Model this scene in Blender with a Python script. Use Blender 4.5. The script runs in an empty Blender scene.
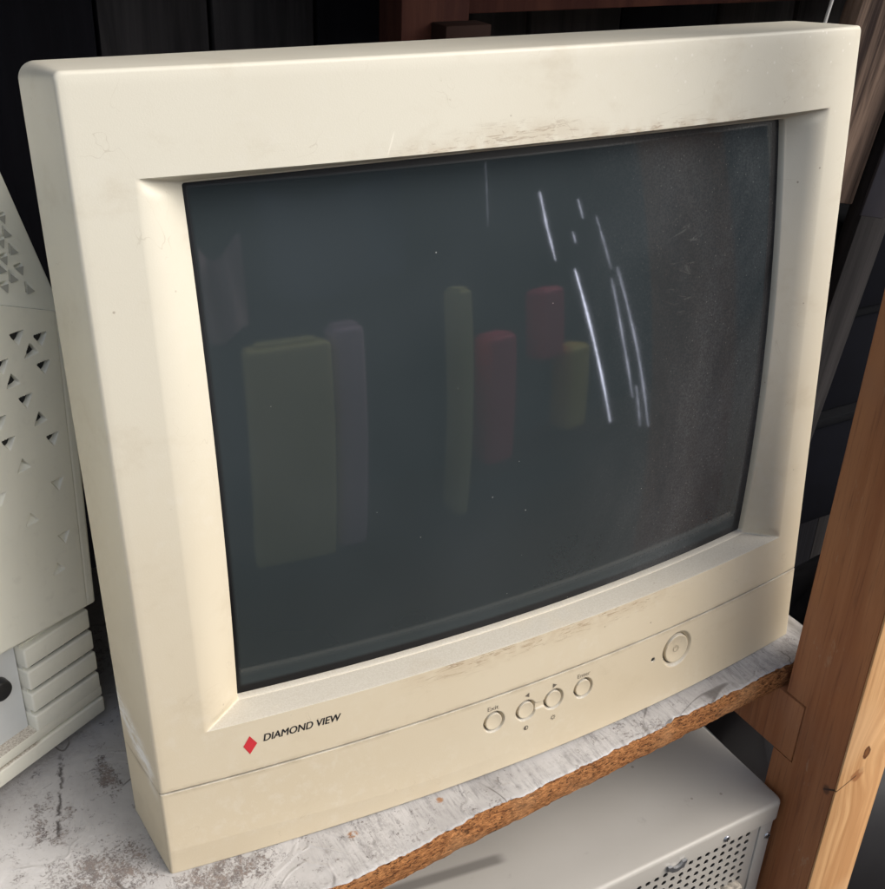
import bpy, bmesh, math, random
from mathutils import Vector, Matrix, noise

random.seed(7)
S = bpy.context.scene
COL = S.collection
R = math.radians

# ------------------------------------------------------------------ camera
cam_d = bpy.data.cameras.new("camera")
cam = bpy.data.objects.new("camera", cam_d)
COL.objects.link(cam)
cam_d.sensor_fit = 'HORIZONTAL'
cam_d.sensor_width = 36.0
cam_d.lens = 36.0 * 1107.04 / 885.0
cam_d.clip_start = 0.02
cam_d.clip_end = 200
_r0 = (0.8675975, -0.49586839, 0.03727099)
_r1 = (-0.21026151, -0.43373966, -0.87616209)
_r2 = (0.45062699, 0.75231938, -0.48057348)
cam.matrix_world = Matrix((
    (_r0[0], -_r1[0], -_r2[0], -0.084005),
    (_r0[1], -_r1[1], -_r2[1], -0.377934),
    (_r0[2], -_r1[2], -_r2[2], 0.446621),
    (0, 0, 0, 1)))
S.camera = cam

# ------------------------------------------------------------------ light
SUN_EL, SUN_AZ = 40.0, 46.0         # azimuth measured from -Y (towards the viewer) to +X
w = bpy.data.worlds.new("World")
S.world = w
w.use_nodes = True
wn = w.node_tree
sky = wn.nodes.new('ShaderNodeTexSky')
sky.sky_type = 'NISHITA'
sky.sun_disc = False
sky.sun_elevation = R(SUN_EL)
sky.sun_rotation = R(180 - SUN_AZ)
sky.air_density = 0.9
sky.dust_density = 3.0
sky.ozone_density = 0.15
bgn = wn.nodes['Background']
hsv = wn.nodes.new('ShaderNodeHueSaturation')
hsv.inputs['Saturation'].default_value = 0.55
wn.links.new(sky.outputs[0], hsv.inputs['Color'])
wn.links.new(hsv.outputs[0], bgn.inputs[0])
bgn.inputs[1].default_value = 0.15
sun_d = bpy.data.lights.new("sun", 'SUN')
sun = bpy.data.objects.new("sun", sun_d)
COL.objects.link(sun)
sun_d.energy = 1.5
sun_d.angle = R(62)
sun_d.color = (1.0, 0.93, 0.82)
_v = Vector((math.sin(R(SUN_AZ)) * math.cos(R(SUN_EL)), -math.cos(R(SUN_AZ)) * math.cos(R(SUN_EL)), math.sin(R(SUN_EL))))
sun.rotation_euler = _v.to_track_quat('Z', 'Y').to_euler()
S.view_settings.view_transform = 'Standard'
S.view_settings.look = 'None'
S.view_settings.exposure = 0.76
S.view_settings.gamma = 1.0
S.render.engine = 'CYCLES'


# ------------------------------------------------------------------ node helper
class NT:
    def __init__(s, name, rough=0.5, spec=0.5, metal=0.0):
        s.m = bpy.data.materials.new(name)
        s.m.use_nodes = True
        s.t = s.m.node_tree
        s.b = s.t.nodes['Principled BSDF']
        s.b.inputs['Roughness'].default_value = rough
        s.b.inputs['Specular IOR Level'].default_value = spec
        s.b.inputs['Metallic'].default_value = metal
        s._tc = None

    def put(s, sock, v):
        if isinstance(v, bpy.types.NodeSocket):
            s.t.links.new(v, sock)
        elif isinstance(v, (tuple, list)) and len(v) == 3 and sock.type == 'RGBA':
            sock.default_value = (*v, 1)
        else:
            sock.default_value = v

    def co(s, kind='Object'):
        if not s._tc:
            s._tc = s.t.nodes.new('ShaderNodeTexCoord')
        return s._tc.outputs[kind]

    def map(s, scale=(1, 1, 1), rot=(0, 0, 0), loc=(0, 0, 0), v=None):
        n = s.t.nodes.new('ShaderNodeMapping')
        s.t.links.new(v or s.co(), n.inputs[0])
        n.inputs['Scale'].default_value = scale
        n.inputs['Rotation'].default_value = rot
        n.inputs['Location'].default_value = loc
        return n.outputs[0]

    def noise(s, scale, detail=3, rough=0.5, vec=None, dist=0.0):
        n = s.t.nodes.new('ShaderNodeTexNoise')
        s.t.links.new(vec or s.co(), n.inputs['Vector'])
        n.inputs['Scale'].default_value = scale
        n.inputs['Detail'].default_value = detail
        n.inputs['Roughness'].default_value = rough
        n.inputs['Distortion'].default_value = dist
        return n.outputs['Fac']

    def voro(s, scale, vec=None, feature='F1', out='Distance'):
        n = s.t.nodes.new('ShaderNodeTexVoronoi')
        n.feature = feature
        s.t.links.new(vec or s.co(), n.inputs['Vector'])
        n.inputs['Scale'].default_value = scale
        return n.outputs[out]

    def rng(s, v, a, b, c=0.0, d=1.0, smooth=True):
        n = s.t.nodes.new('ShaderNodeMapRange')
        n.interpolation_type = 'SMOOTHSTEP' if smooth else 'LINEAR'
        s.put(n.inputs[0], v)
        n.inputs[1].default_value = a
        n.inputs[2].default_value = b
        n.inputs[3].default_value = c
        n.inputs[4].default_value = d
        return n.outputs[0]

    def math(s, op, a, b=0.0, c=None):
        n = s.t.nodes.new('ShaderNodeMath')
        n.operation = op
        s.put(n.inputs[0], a)
        s.put(n.inputs[1], b)
        if c is not None:
            s.put(n.inputs[2], c)
        return n.outputs[0]

    def mul(s, *a):
        o = a[0]
        for x in a[1:]:
            o = s.math('MULTIPLY', o, x)
        return o

    def mix(s, f, a, b, mode='MIX'):
        n = s.t.nodes.new('ShaderNodeMix')
        n.data_type = 'RGBA'
        n.blend_type = mode
        s.put(n.inputs[0], f)
        s.put(n.inputs[6], a)
        s.put(n.inputs[7], b)
        return n.outputs[2]

    def xyz(s, v=None):
        n = s.t.nodes.new('ShaderNodeSeparateXYZ')
        s.t.links.new(v or s.co(), n.inputs[0])
        return n.outputs

    def nrm(s):
        n = s.t.nodes.new('ShaderNodeNewGeometry')
        return s.xyz(n.outputs['Normal'])

    def band(s, v, a, b, soft):
        """1 between a and b, soft edges"""
        return s.mul(s.rng(v, a - soft, a + soft), s.rng(v, b - soft, b + soft, 1, 0))

    def blob(s, X, Z, cx, cz, rx, rz, soft=0.5):
        dx = s.math('DIVIDE', s.math('SUBTRACT', X, cx), rx)
        dz = s.math('DIVIDE', s.math('SUBTRACT', Z, cz), rz)
        r = s.math('SQRT', s.math('ADD', s.mul(dx, dx), s.mul(dz, dz)))
        return s.rng(r, 1 - soft, 1, 1, 0)

    def bump(s, h, strength=0.3, dist=0.001, prev=None):
        n = s.t.nodes.new('ShaderNodeBump')
        n.inputs['Strength'].default_value = strength
        n.inputs['Distance'].default_value = dist
        s.put(n.inputs['Height'], h)
        if prev is not None:
            s.t.links.new(prev, n.inputs['Normal'])
        s.t.links.new(n.outputs[0], s.b.inputs['Normal'])
        return n.outputs[0]

    def color(s, c):
        s.put(s.b.inputs['Base Color'], c)

    def rough(s, c):
        s.put(s.b.inputs['Roughness'], c)


def simple(name, col, rough=0.5, metal=0.0, spec=0.5, mottle=0.12, scale=30):
    n = NT(name, rough, spec, metal)
    f = n.noise(scale, 4, 0.6)
    dark = tuple(c * (1 - mottle) for c in col)
    lite = tuple(min(1, c * (1 + mottle)) for c in col)
    n.color(n.mix(n.rng(f, 0.3, 0.7), dark, lite))
    return n.m


# ------------------------------------------------------------------ materials
def bezel_material(name='aged_beige_plastic', scuffs=True, tone=1.0):
    n = NT(name, 0.42, 0.42)
    X, Y, Z = n.xyz()
    # mottled yellowed plastic; light fall-off painted in, paler top, tanner foot
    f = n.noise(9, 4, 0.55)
    age_light = n.math('ADD', n.rng(Z, -0.02, 0.36, 0, 1), n.mul(n.math('SUBTRACT', f, 0.5), 0.5))
    c = n.mix(age_light, (0.560 * tone, 0.482 * tone, 0.350 * tone), (0.650 * tone, 0.625 * tone, 0.530 * tone))
    # fine dust film: faint pale mottling
    d = n.noise(160, 3, 0.7)
    big = n.noise(14, 3, 0.6, vec=n.map(loc=(3, 1, 5)))
    film = n.mul(n.rng(d, 0.46, 0.7), n.rng(big, 0.4, 0.7))
    c = n.mix(n.mul(film, 0.20), c, (0.68, 0.66, 0.60))
    # drifted dust on surfaces that look up
    N = n.nrm()
    g = n.noise(1100, 2, 0.8)
    up = n.mul(n.rng(N[2], 0.45, 0.85), n.rng(Z, 0.2, 0.3, 1, 0.18))
    dustc = n.mix(n.rng(g, 0.35, 0.65), (0.47, 0.44, 0.375), (0.53, 0.505, 0.445))
    c = n.mix(n.mul(up, n.rng(n.noise(45, 3, 0.6), 0.2, 0.5, 0.65, 0.95)), c, dustc)
    if scuffs:
        st = n.noise(260, 5, 0.75, vec=n.map(scale=(0.30, 1, 1.6), rot=(0, 0.45, 0)), dist=0.8)
        st2 = n.noise(420, 4, 0.7, vec=n.map(scale=(0.16, 1, 1.8), rot=(0, -0.75, 0)), dist=0.5)
        lines = n.math('MAXIMUM', n.rng(st, 0.54, 0.62), n.rng(st2, 0.57, 0.64))
        # above the glass
        fall = n.mul(n.rng(Z, 0.3315, 0.3395, 1, 0), n.rng(Z, 0.325, 0.327))
        m1 = n.mul(fall, n.rng(X, 0.115, 0.150), n.rng(X, 0.27, 0.36, 1, 0), n.rng(n.noise(60, 3), 0.35, 0.55))
        m1 = n.math('MAXIMUM', m1, n.mul(n.blob(X, Z, 0.190, 0.336, 0.055, 0.009, 0.9), 0.75))
        # below the glass, along the lip
        f2 = n.mul(n.rng(Z, 0.0660, 0.0775), n.rng(Z, 0.0795, 0.0815, 1, 0))
        m2 = n.mul(f2, n.rng(X, 0.11, 0.16), n.rng(X, 0.26, 0.32, 1, 0), n.rng(N[2], 0.3, 0.5, 1, 0))
        k = n.mul(n.math('MAXIMUM', m1, m2), lines)
        c = n.mix(n.mul(k, 0.75), c, (0.23, 0.155, 0.095))
        soft = n.mul(n.math('MAXIMUM', m1, m2), n.rng(n.noise(120, 3), 0.35, 0.6))
        c = n.mix(n.mul(soft, 0.35), c, (0.42, 0.32, 0.21))
        # short pale nick above the glass and another on the right upright
        n1 = n.math('ADD', n.math('SUBTRACT', X, 0.1265), n.math('MULTIPLY', n.math('SUBTRACT', Z, 0.340), -0.35))
        nick = n.mul(n.band(n1, -0.0003, 0.0003, 0.0003), n.band(Z, 0.3335, 0.3415, 0.002))
        c = n.mix(n.mul(nick, 0.8), c, (0.78, 0.75, 0.66))
        # white scrape on the left cheek
        zz = n.math('SUBTRACT', Z, n.math('MULTIPLY_ADD', Y, 0.45, 0.0515))
        sc = n.mul(n.rng(X, 0.0003, -0.0003), n.band(zz, -0.009, 0.009, 0.007), n.band(Y, 0.008, 0.055, 0.008))
        scs = n.noise(130, 4, 0.7, vec=n.map(scale=(1, 0.5, 1.6), rot=(0.45, 0, 0)))
        c = n.mix(n.mul(sc, n.rng(scs, 0.34, 0.62)), c, (0.80, 0.79, 0.76))
        # isolated specks
        vz = n.voro(95)
        sp = n.mul(n.rng(vz, 0.03, 0.07, 1, 0), n.rng(n.noise(12, 2), 0.5, 0.62))
        c = n.mix(n.mul(sp, 0.7), c, (0.22, 0.17, 0.12))
        v2 = n.voro(140, vec=n.map(loc=(2, 3, 4)))
        sp2 = n.mul(n.rng(v2, 0.06, 0.12, 1, 0), n.rng(X, 0.15, 0.35), n.rng(Z, 0.30, 0.36))
        c = n.mix(n.mul(sp2, 0.6), c, (0.82, 0.80, 0.74))
    # wandering hairline marks, soft smudges and a little grime along the seam
    hl = n.noise(16, 3, 0.5, vec=n.map(loc=(9, 2, 4)), dist=2.2)
    hl = n.mul(n.rng(n.math('ABSOLUTE', n.math('SUBTRACT', hl, 0.5)), 0.0006, 0.0022, 1, 0), n.rng(n.noise(26, 2), 0.52, 0.60))
    c = n.mix(n.mul(hl, 0.22), c, (0.30, 0.24, 0.16))
    smd = n.noise(22, 5, 0.7, vec=n.map(loc=(5, 5, 1), scale=(1, 1, 1.5)))
    c = n.mix(n.mul(n.rng(smd, 0.52, 0.75), 0.22), c, (0.40, 0.325, 0.215))
    gz = n.mul(n.rng(n.math('ABSOLUTE', n.math('SUBTRACT', Z, 0.0496)), 0.0004, 0.0035, 1, 0), n.rng(n.noise(60, 4, 0.7), 0.35, 0.65))
    c = n.mix(n.mul(gz, 0.40), c, (0.27, 0.21, 0.14))
    # hair scratches
    sv = n.noise(60, 5, 0.8, vec=n.map(scale=(0.08, 1, 2.4), rot=(0, 0.25, 0)))
    n.color(c)
    n.rough(n.math('ADD', n.rng(f, 0.3, 0.7, 0.38, 0.5), n.mul(up, 0.3)))
    b1 = n.bump(n.noise(1500, 2, 0.6), 0.10, 0.0004)
    n.bump(n.rng(sv, 0.62, 0.68), 0.06, 0.0003, b1)
    return n.m


def glass_material():
    n = NT('dusty_tube_glass', 0.02, 0.5)
    n.b.inputs['IOR'].default_value = 1.80
    X, Y, Z = n.xyz()
    # dark frit band at the border of the tube face
    core = n.mul(n.band(X, 0.0475, 0.3635, 0.0012), n.band(Z, 0.0868, 0.3245, 0.0012))
    c = n.mix(core, (0.006, 0.006, 0.007), (0.025, 0.033, 0.036))
    matte = n.mul(n.rng(Z, 0.0900, 0.0990), core)   # sheen cut on the lowest strip, removing the ledge reflection
    n.put(n.b.inputs['Specular IOR Level'], n.rng(matte, 0, 1, 0.10, 0.5))
    # settled dust, thicker to the right and in wiped swirls
    dn = n.noise(11, 5, 0.6, vec=n.map(scale=(1, 1, 0.6)), dist=0.8)
    reg = n.rng(X, 0.17, 0.36)
    dust = n.mul(n.rng(dn, 0.30, 0.75), reg)
    fine = n.noise(900, 2, 0.7)
    veil = n.mul(dust, n.rng(fine, 0.3, 0.75, 0.35, 1.0))
    c = n.mix(n.mul(veil, 0.20), c, (0.40, 0.41, 0.42))
    veil0 = n.rng(n.noise(5, 3, 0.5, vec=n.map(loc=(4, 0, 1))), 0.35, 0.7)
    c = n.mix(n.mul(n.math('MAXIMUM', veil0, n.blob(X, Z, 0.09, 0.29, 0.10, 0.07, 1.0)), 0.035), c, (0.36, 0.40, 0.46))  # bluish haze of reflected sky painted in, strongest at upper left
    # smeared finger marks high on the right
    fm = n.noise(70, 5, 0.7, vec=n.map(scale=(0.5, 1, 1.6)), dist=2.0)
    fmk = n.mul(n.blob(X, Z, 0.300, 0.262, 0.016, 0.045, 0.7), n.rng(fm, 0.55, 0.66))
    c = n.mix(n.mul(fmk, 0.09), c, (0.55, 0.55, 0.52))
    # specks of grit
    v = n.voro(75)
    size = n.rng(n.noise(25, 2), 0.35, 0.7, 0.0, 0.030)
    sp = n.math('LESS_THAN', v, size)
    c = n.mix(n.mul(sp, 0.55), c, (0.6, 0.6, 0.56))
    v2 = n.voro(260, vec=n.map(loc=(1, 5, 2)))
    sp2 = n.mul(n.math('LESS_THAN', v2, 0.10), n.rng(dn, 0.35, 0.6), n.rng(X, 0.2, 0.36))
    c = n.mix(n.mul(sp2, 0.2), c, (0.55, 0.54, 0.5))
    n.color(c)
    n.rough(n.math('ADD', n.mul(n.math('SUBTRACT', 1.0, matte), 0.35), n.math('ADD', n.rng(fine, 0.3, 0.7, 0.028, 0.04), n.mul(veil, 0.10))))
    return n.m


def paper_material():
    n = NT('dirty_white_contact_paper', 0.6, 0.35)
    X, Y, Z = n.xyz()
    f = n.noise(14, 5, 0.6)
    c = n.mix(n.rng(f, 0.3, 0.7), (0.34, 0.33, 0.325), (0.49, 0.48, 0.475))
    # grey rubbed streaks running from front to back near the edge
    st = n.noise(300, 5, 0.8, vec=n.map(scale=(1, 0.16, 1), rot=(0, 0, 0.30)), dist=0.4)
    front = n.mul(n.rng(Y, 0.03, -0.01), n.rng(X, 0.03, 0.10))
    c = n.mix(n.mul(front, n.rng(n.noise(40, 4, 0.7, vec=n.map(loc=(3, 3, 3))), 0.35, 0.6), n.rng(st, 0.42, 0.66), 0.7), c, (0.19, 0.185, 0.185))
    # black cracks and creases
    wv = n.noise(7, 3, 0.5, vec=n.map(loc=(5.3, 2.1, 0)), dist=1.6)
    cr = n.rng(n.math('ABSOLUTE', n.math('SUBTRACT', wv, 0.5)), 0.002, 0.010, 1, 0)
    gate = n.rng(n.noise(16, 3, 0.6, vec=n.map(loc=(0, 9, 0))), 0.50, 0.58)
    c = n.mix(n.mul(cr, gate, 0.75), c, (0.08, 0.07, 0.065))
    # brown rust dirt clumps
    reg = n.blob(X, Y, -0.030, 0.016, 0.045, 0.032, 0.9)
    reg = n.math('MAXIMUM', reg, n.mul(n.blob(X, Y, 0.020, -0.012, 0.045, 0.018, 0.8), 0.95))
    reg = n.math('MAXIMUM', reg, n.mul(n.blob(X, Y, -0.010, 0.080, 0.010, 0.022, 0.8), 1.0))
    reg = n.math('MAXIMUM', reg, n.mul(n.blob(X, Y, -0.045, 0.060, 0.022, 0.03, 0.9), 0.6))
    reg = n.math('MAXIMUM', reg, n.rng(n.noise(9, 2, 0.5, vec=n.map(loc=(2, 7, 0))), 0.50, 0.8, 0, 0.8))
    gr = n.noise(700, 4, 0.85)
    gr2 = n.noise(130, 4, 0.75)
    dirt = n.rng(n.math('ADD', n.math('ADD', n.mul(gr, 0.6), n.mul(gr2, 0.6)), n.mul(reg, 0.15)), 0.665, 0.80)
    dc = n.mix(n.rng(n.noise(160, 3), 0.4, 0.6), (0.055, 0.030, 0.024), (0.15, 0.10, 0.075))
    c = n.mix(n.mul(dirt, 0.72), c, dc)
    vv = n.voro(60, vec=n.map(loc=(8, 1, 0)))
    sp = n.math('LESS_THAN', n.math('ADD', vv, n.mul(n.noise(500, 2), 0.12)), 0.085)
    c = n.mix(n.mul(sp, 0.8), c, (0.10, 0.08, 0.07))
    # a long sooty crack and a soft grey rub
    l1 = n.math('SUBTRACT', X, n.math('ADD', n.math('MULTIPLY_ADD', Y, 0.24, -0.0540), n.mul(n.math('SUBTRACT', n.noise(70, 4, 0.7), 0.5), 0.010)))
    ck = n.mul(n.band(l1, -0.0010, 0.0010, 0.0010), n.band(Y, 0.050, 0.105, 0.004), n.rng(n.noise(120, 3), 0.40, 0.5))
    c = n.mix(n.mul(ck, 0.85), c, (0.05, 0.042, 0.04))
    rub = n.mul(n.rng(n.noise(24, 5, 0.7, vec=n.map(loc=(1, 4, 2)), dist=0.5), 0.48, 0.7), n.rng(n.noise(500, 3, 0.8), 0.35, 0.65))
    c = n.mix(n.mul(rub, 0.55), c, (0.20, 0.185, 0.175))
    # two torn spots down to the board
    t = n.math('MAXIMUM', n.blob(X, Y, 0.0885, -0.0175, 0.0036, 0.0028, 0.5), n.blob(X, Y, 0.139, -0.018, 0.0030, 0.0024, 0.5))
    c = n.mix(n.mul(t, n.rng(n.noise(420, 4, 0.7), 0.42, 0.52)), c, (0.30, 0.16, 0.085))
    n.color(c)
    h = n.math('ADD', n.mul(dirt, 0.6), n.mul(n.noise(60, 4), 0.5))
    wr = n.math('ABSOLUTE', n.math('SUBTRACT', n.noise(22, 3, 0.5, vec=n.map(loc=(6, 2, 2)), dist=1.0), 0.5))
    h = n.math('ADD', h, n.mul(n.rng(wr, 0.0, 0.05, 1, 0), n.rng(n.noise(20, 2), 0.4, 0.6), 0.45))
    n.bump(h, 0.6, 0.0010)
    n.rough(n.rng(st, 0.3, 0.7, 0.45, 0.75))
    return n.m


def chipboard_material():
    n = NT('particle_board', 0.85, 0.2)
    a = n.noise(620, 5, 0.75, vec=n.map(scale=(0.35, 1, 1.2)), dist=0.6)
    b = n.voro(900, vec=n.map(scale=(0.3, 1, 1)), out='Color')
    c = n.mix(n.rng(a, 0.34, 0.66), (0.10, 0.032, 0.012), (0.70, 0.32, 0.12))
    c = n.mix(0.40, c, n.mix(b, (0.18, 0.06, 0.02), (0.55, 0.26, 0.10)))
    pit = n.noise(800, 4, 0.8, vec=n.map(scale=(0.35, 1, 1), loc=(4, 2, 1)))
    c = n.mix(n.mul(n.rng(pit, 0.53, 0.60), 0.85), c, (0.035, 0.014, 0.007))
    c = n.mix(n.rng(n.noise(30, 2), 0.5, 0.8, 0, 0.35), c, (0.60, 0.36, 0.19))
    n.color(c)
    n.bump(n.math('ADD', a, n.mul(pit, -1.0)), 0.9, 0.0020)
    return n.m


def stained_timber_material():
    n = NT('brown_stained_timber', 0.55, 0.35)
    g = n.noise(60, 5, 0.6, vec=n.map(scale=(1, 1, 0.045)), dist=0.5)
    c = n.mix(n.rng(g, 0.3, 0.7), (0.330, 0.118, 0.044), (0.480, 0.210, 0.088))
    big = n.noise(9, 4, 0.6)
    c = n.mix(n.rng(big, 0.45, 0.75, 0, 0.4), c, (0.34, 0.18, 0.11))
    fib = n.noise(600, 3, 0.7, vec=n.map(scale=(1, 1, 0.03)))
    c = n.mix(n.mul(n.rng(fib, 0.52, 0.66), 0.35), c, (0.11, 0.045, 0.025))
    dent = n.noise(90, 4, 0.75, vec=n.map(scale=(1, 1, 0.35), loc=(3, 3, 3)))
    c = n.mix(n.mul(n.rng(dent, 0.62, 0.70), 0.5), c, (0.45, 0.28, 0.17))
    X, Y, Z = n.xyz()
    crack = n.mul(n.band(n.math('ADD', Z, n.mul(n.math('ADD', Y, 0.0815), 0.75)), -0.0545, -0.0530, 0.0007), n.band(Y, -0.081, -0.0715, 0.001))
    c = n.mix(crack, c, (0.015, 0.008, 0.006))
    kn = n.blob(Y, Z, -0.0735, -0.0600, 0.0035, 0.005, 0.6)
    c = n.mix(n.mul(kn, 0.7), c, (0.05, 0.02, 0.015))
    n.color(c)
    n.bump(g, 0.25, 0.0008)
    n.rough(n.rng(big, 0.3, 0.7, 0.42, 0.65))
    return n.m


def pine_material():
    n = NT('bare_pine', 0.6, 0.3)
    X, Y, Z = n.xyz()
    # rings sway round the knots
    k1 = n.blob(X, Z, 0.4045, -0.038, 0.028, 0.05, 1.0)
    bend = n.math('ADD', X, n.mul(k1, 0.010))
    cx = n.t.nodes.new('ShaderNodeCombineXYZ')
    n.put(cx.inputs[0], bend)
    n.put(cx.inputs[1], Y)
    n.put(cx.inputs[2], n.mul(Z, 0.05))
    v = cx.outputs[0]
    g = n.noise(120, 4, 0.55, vec=v, dist=0.3)
    g2 = n.noise(520, 3, 0.6, vec=v)
    c = n.mix(n.rng(g, 0.36, 0.62), (0.68, 0.41, 0.20), (0.50, 0.265, 0.115))
    c = n.mix(n.mul(n.rng(g2, 0.45, 0.7), 0.28), c, (0.36, 0.18, 0.07))
    c = n.mix(n.mul(n.rng(n.noise(14, 3), 0.45, 0.7), 0.35), c, (0.70, 0.46, 0.26))
    wob = n.mul(n.math('SUBTRACT', n.noise(260, 3), 0.5), 0.8)
    def knot(cx_, cz_, rx, rz, ring=0.55):
        dx = n.math('DIVIDE', n.math('SUBTRACT', X, cx_), rx)
        dz = n.math('DIVIDE', n.math('SUBTRACT', Z, cz_), rz)
        r = n.math('ADD', n.math('SQRT', n.math('ADD', n.mul(dx, dx), n.mul(dz, dz))), wob)
        return r
    r1 = knot(0.4045, -0.0320, 0.0032, 0.0052)
    c = n.mix(n.rng(r1, 0.8, 1.1, 1, 0), c, n.mix(n.rng(r1, 0.2, 0.9), (0.20, 0.085, 0.03), (0.10, 0.035, 0.014)))
    # split knot with resin
    rr = knot(0.4010, -0.0495, 0.0058, 0.0050)
    c = n.mix(n.mul(n.rng(rr, 0.7, 1.15, 1, 0), 0.85), c, (0.30, 0.125, 0.05))
    r2 = knot(0.4042, -0.0465, 0.0026, 0.0030)
    c = n.mix(n.mul(n.rng(r2, 0.6, 1.1, 1, 0), 0.6), c, (0.50, 0.30, 0.15))
    cr = n.math('SUBTRACT', Z, n.math('ADD', n.mul(n.math('SUBTRACT', X, 0.385), 0.42), -0.0560))
    crk = n.mul(n.band(cr, -0.0005, 0.0005, 0.0004), n.rng(X, 0.400, 0.4015, 1, 0))
    c = n.mix(crk, c, (0.05, 0.02, 0.01))
    n.color(c)
    n.bump(n.math('ADD', n.mul(g2, 0.6), g), 0.18, 0.0006)
    return n.m


def computer_plastic():
    n = NT('pale_grey_beige_plastic', 0.45, 0.4)
    f = n.noise(10, 4)
    c = n.mix(n.rng(f, 0.3, 0.7), (0.74, 0.73, 0.635), (0.79, 0.78, 0.685))
    N = n.nrm()
    X, Y, Z = n.xyz()
    up = n.mul(n.rng(N[2], 0.6, 0.95), n.rng(Z, 0.03, 0.04, 1, 0.0), n.rng(X, -0.042, -0.046))
    g = n.noise(900, 2, 0.8)
    c = n.mix(n.mul(up, 0.75), c, n.mix(n.rng(g, 0.4, 0.6), (0.30, 0.24, 0.19), (0.58, 0.53, 0.47)))
    c = n.mix(n.mul(n.rng(n.noise(120, 3, 0.7), 0.55, 0.75), 0.10), c, (0.30, 0.27, 0.22))
    n.color(c)
    n.bump(n.noise(1600, 2), 0.10, 0.0004)
    return n.m


def case_paint():
    n = NT('grey_beige_painted_steel', 0.42, 0.4)
    X, Y, Z = n.xyz()
    f = n.noise(7, 4)
    c = n.mix(n.rng(f, 0.3, 0.7), (0.37, 0.355, 0.325), (0.42, 0.405, 0.375))
    # soft dark band slanting across the lid
    ln = n.math('SUBTRACT', Y, n.math('MULTIPLY_ADD', X, -0.137, 0.0242))
    dk = n.mul(n.band(ln, -0.0035, 0.0035, 0.0018), n.rng(X, 0.199, 0.190), n.rng(Z, -0.0925, -0.0915))
    c = n.mix(n.mul(dk, 0.62), c, (0.085, 0.078, 0.072))
    vv = n.voro(50)
    c = n.mix(n.mul(n.math('LESS_THAN', vv, 0.05), 0.6), c, (0.16, 0.14, 0.12))
    st = n.noise(80, 4, 0.7)
    c = n.mix(n.mul(n.rng(st, 0.6, 0.75), n.rng(n.noise(20, 2), 0.5, 0.6), 0.25), c, (0.2, 0.18, 0.16))
    n.color(c)
    n.rough(n.rng(f, 0.3, 0.7, 0.36, 0.5))
    n.bump(n.noise(1200, 2), 0.06, 0.0003)
    return n.m


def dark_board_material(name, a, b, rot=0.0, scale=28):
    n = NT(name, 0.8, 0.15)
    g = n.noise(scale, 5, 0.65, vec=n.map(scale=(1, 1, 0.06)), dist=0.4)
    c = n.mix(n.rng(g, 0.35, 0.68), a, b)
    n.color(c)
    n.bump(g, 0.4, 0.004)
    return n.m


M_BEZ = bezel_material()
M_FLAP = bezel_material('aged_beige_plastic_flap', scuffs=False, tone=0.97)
M_GLASS = glass_material()
M_PAPER = paper_material()
M_CHIP = chipboard_material()
M_BROWN = stained_timber_material()
M_PINE = pine_material()
M_COMP = computer_plastic()
M_CASE = case_paint()
M_INK = simple('black_print', (0.012, 0.012, 0.014), 0.5)
M_GREYINK = simple('worn_grey_print', (0.13, 0.11, 0.085), 0.6, mottle=0.3, scale=300)
M_RED = simple('red_print', (0.55, 0.035, 0.045), 0.4)
M_BLACK = simple('black_plastic', (0.015, 0.015, 0.016), 0.4)
M_STEEL = simple('zinc_steel', (0.42, 0.44, 0.47), 0.35, metal=0.9)
M_DARKIN = simple('dark_inside', (0.02, 0.02, 0.02), 0.8)
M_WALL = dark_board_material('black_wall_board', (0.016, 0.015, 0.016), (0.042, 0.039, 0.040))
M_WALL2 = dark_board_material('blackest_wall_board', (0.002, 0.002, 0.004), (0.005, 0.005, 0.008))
M_DARKBROWN = dark_board_material('dark_brown_timber', (0.040, 0.013, 0.010), (0.075, 0.028, 0.018))
M_WEATHER = dark_board_material('weathered_timber', (0.03, 0.02, 0.018), (0.24, 0.17, 0.13), scale=60)


# ------------------------------------------------------------------ object helpers
def link(name, me, mat, parent=None, angle=30):
    ob = bpy.data.objects.new(name, me)
    COL.objects.link(ob)
    if mat:
        me.materials.append(mat)
    if parent:
        ob.parent = parent
    if angle is not None:
        bm = bmesh.new()
        bm.from_mesh(me)
        a = R(angle)
        for f in bm.faces:
            f.smooth = True
        for e in bm.edges:
            if len(e.link_faces) == 2 and e.calc_face_angle(0) > a:
                e.smooth = False
        bm.to_mesh(me)
        bm.free()
    return ob


def from_py(name, V, F, mat, parent=None, angle=30, fix=False):
    me = bpy.data.meshes.new(name)
    me.from_pydata(V, [], F)
    if fix:
        bm = bmesh.new()
        bm.from_mesh(me)
        bmesh.ops.recalc_face_normals(bm, faces=bm.faces)
        bm.to_mesh(me)
        bm.free()
    return link(name, me, mat, parent, angle)


def empty(name, label, cat, loc=(0, 0, 0), rot=(0, 0, 0), group=None):
    o = bpy.data.objects.new(name, None)
    COL.objects.link(o)
    o.location = loc
    o.rotation_euler = rot
    o.empty_display_size = 0.05
    tag(o, label, cat, group)
    return o


def tag(o, label, cat, group=None):
    o['label'] = label
    o['category'] = cat
    if group:
        o['group'] = group
    return o


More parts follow.
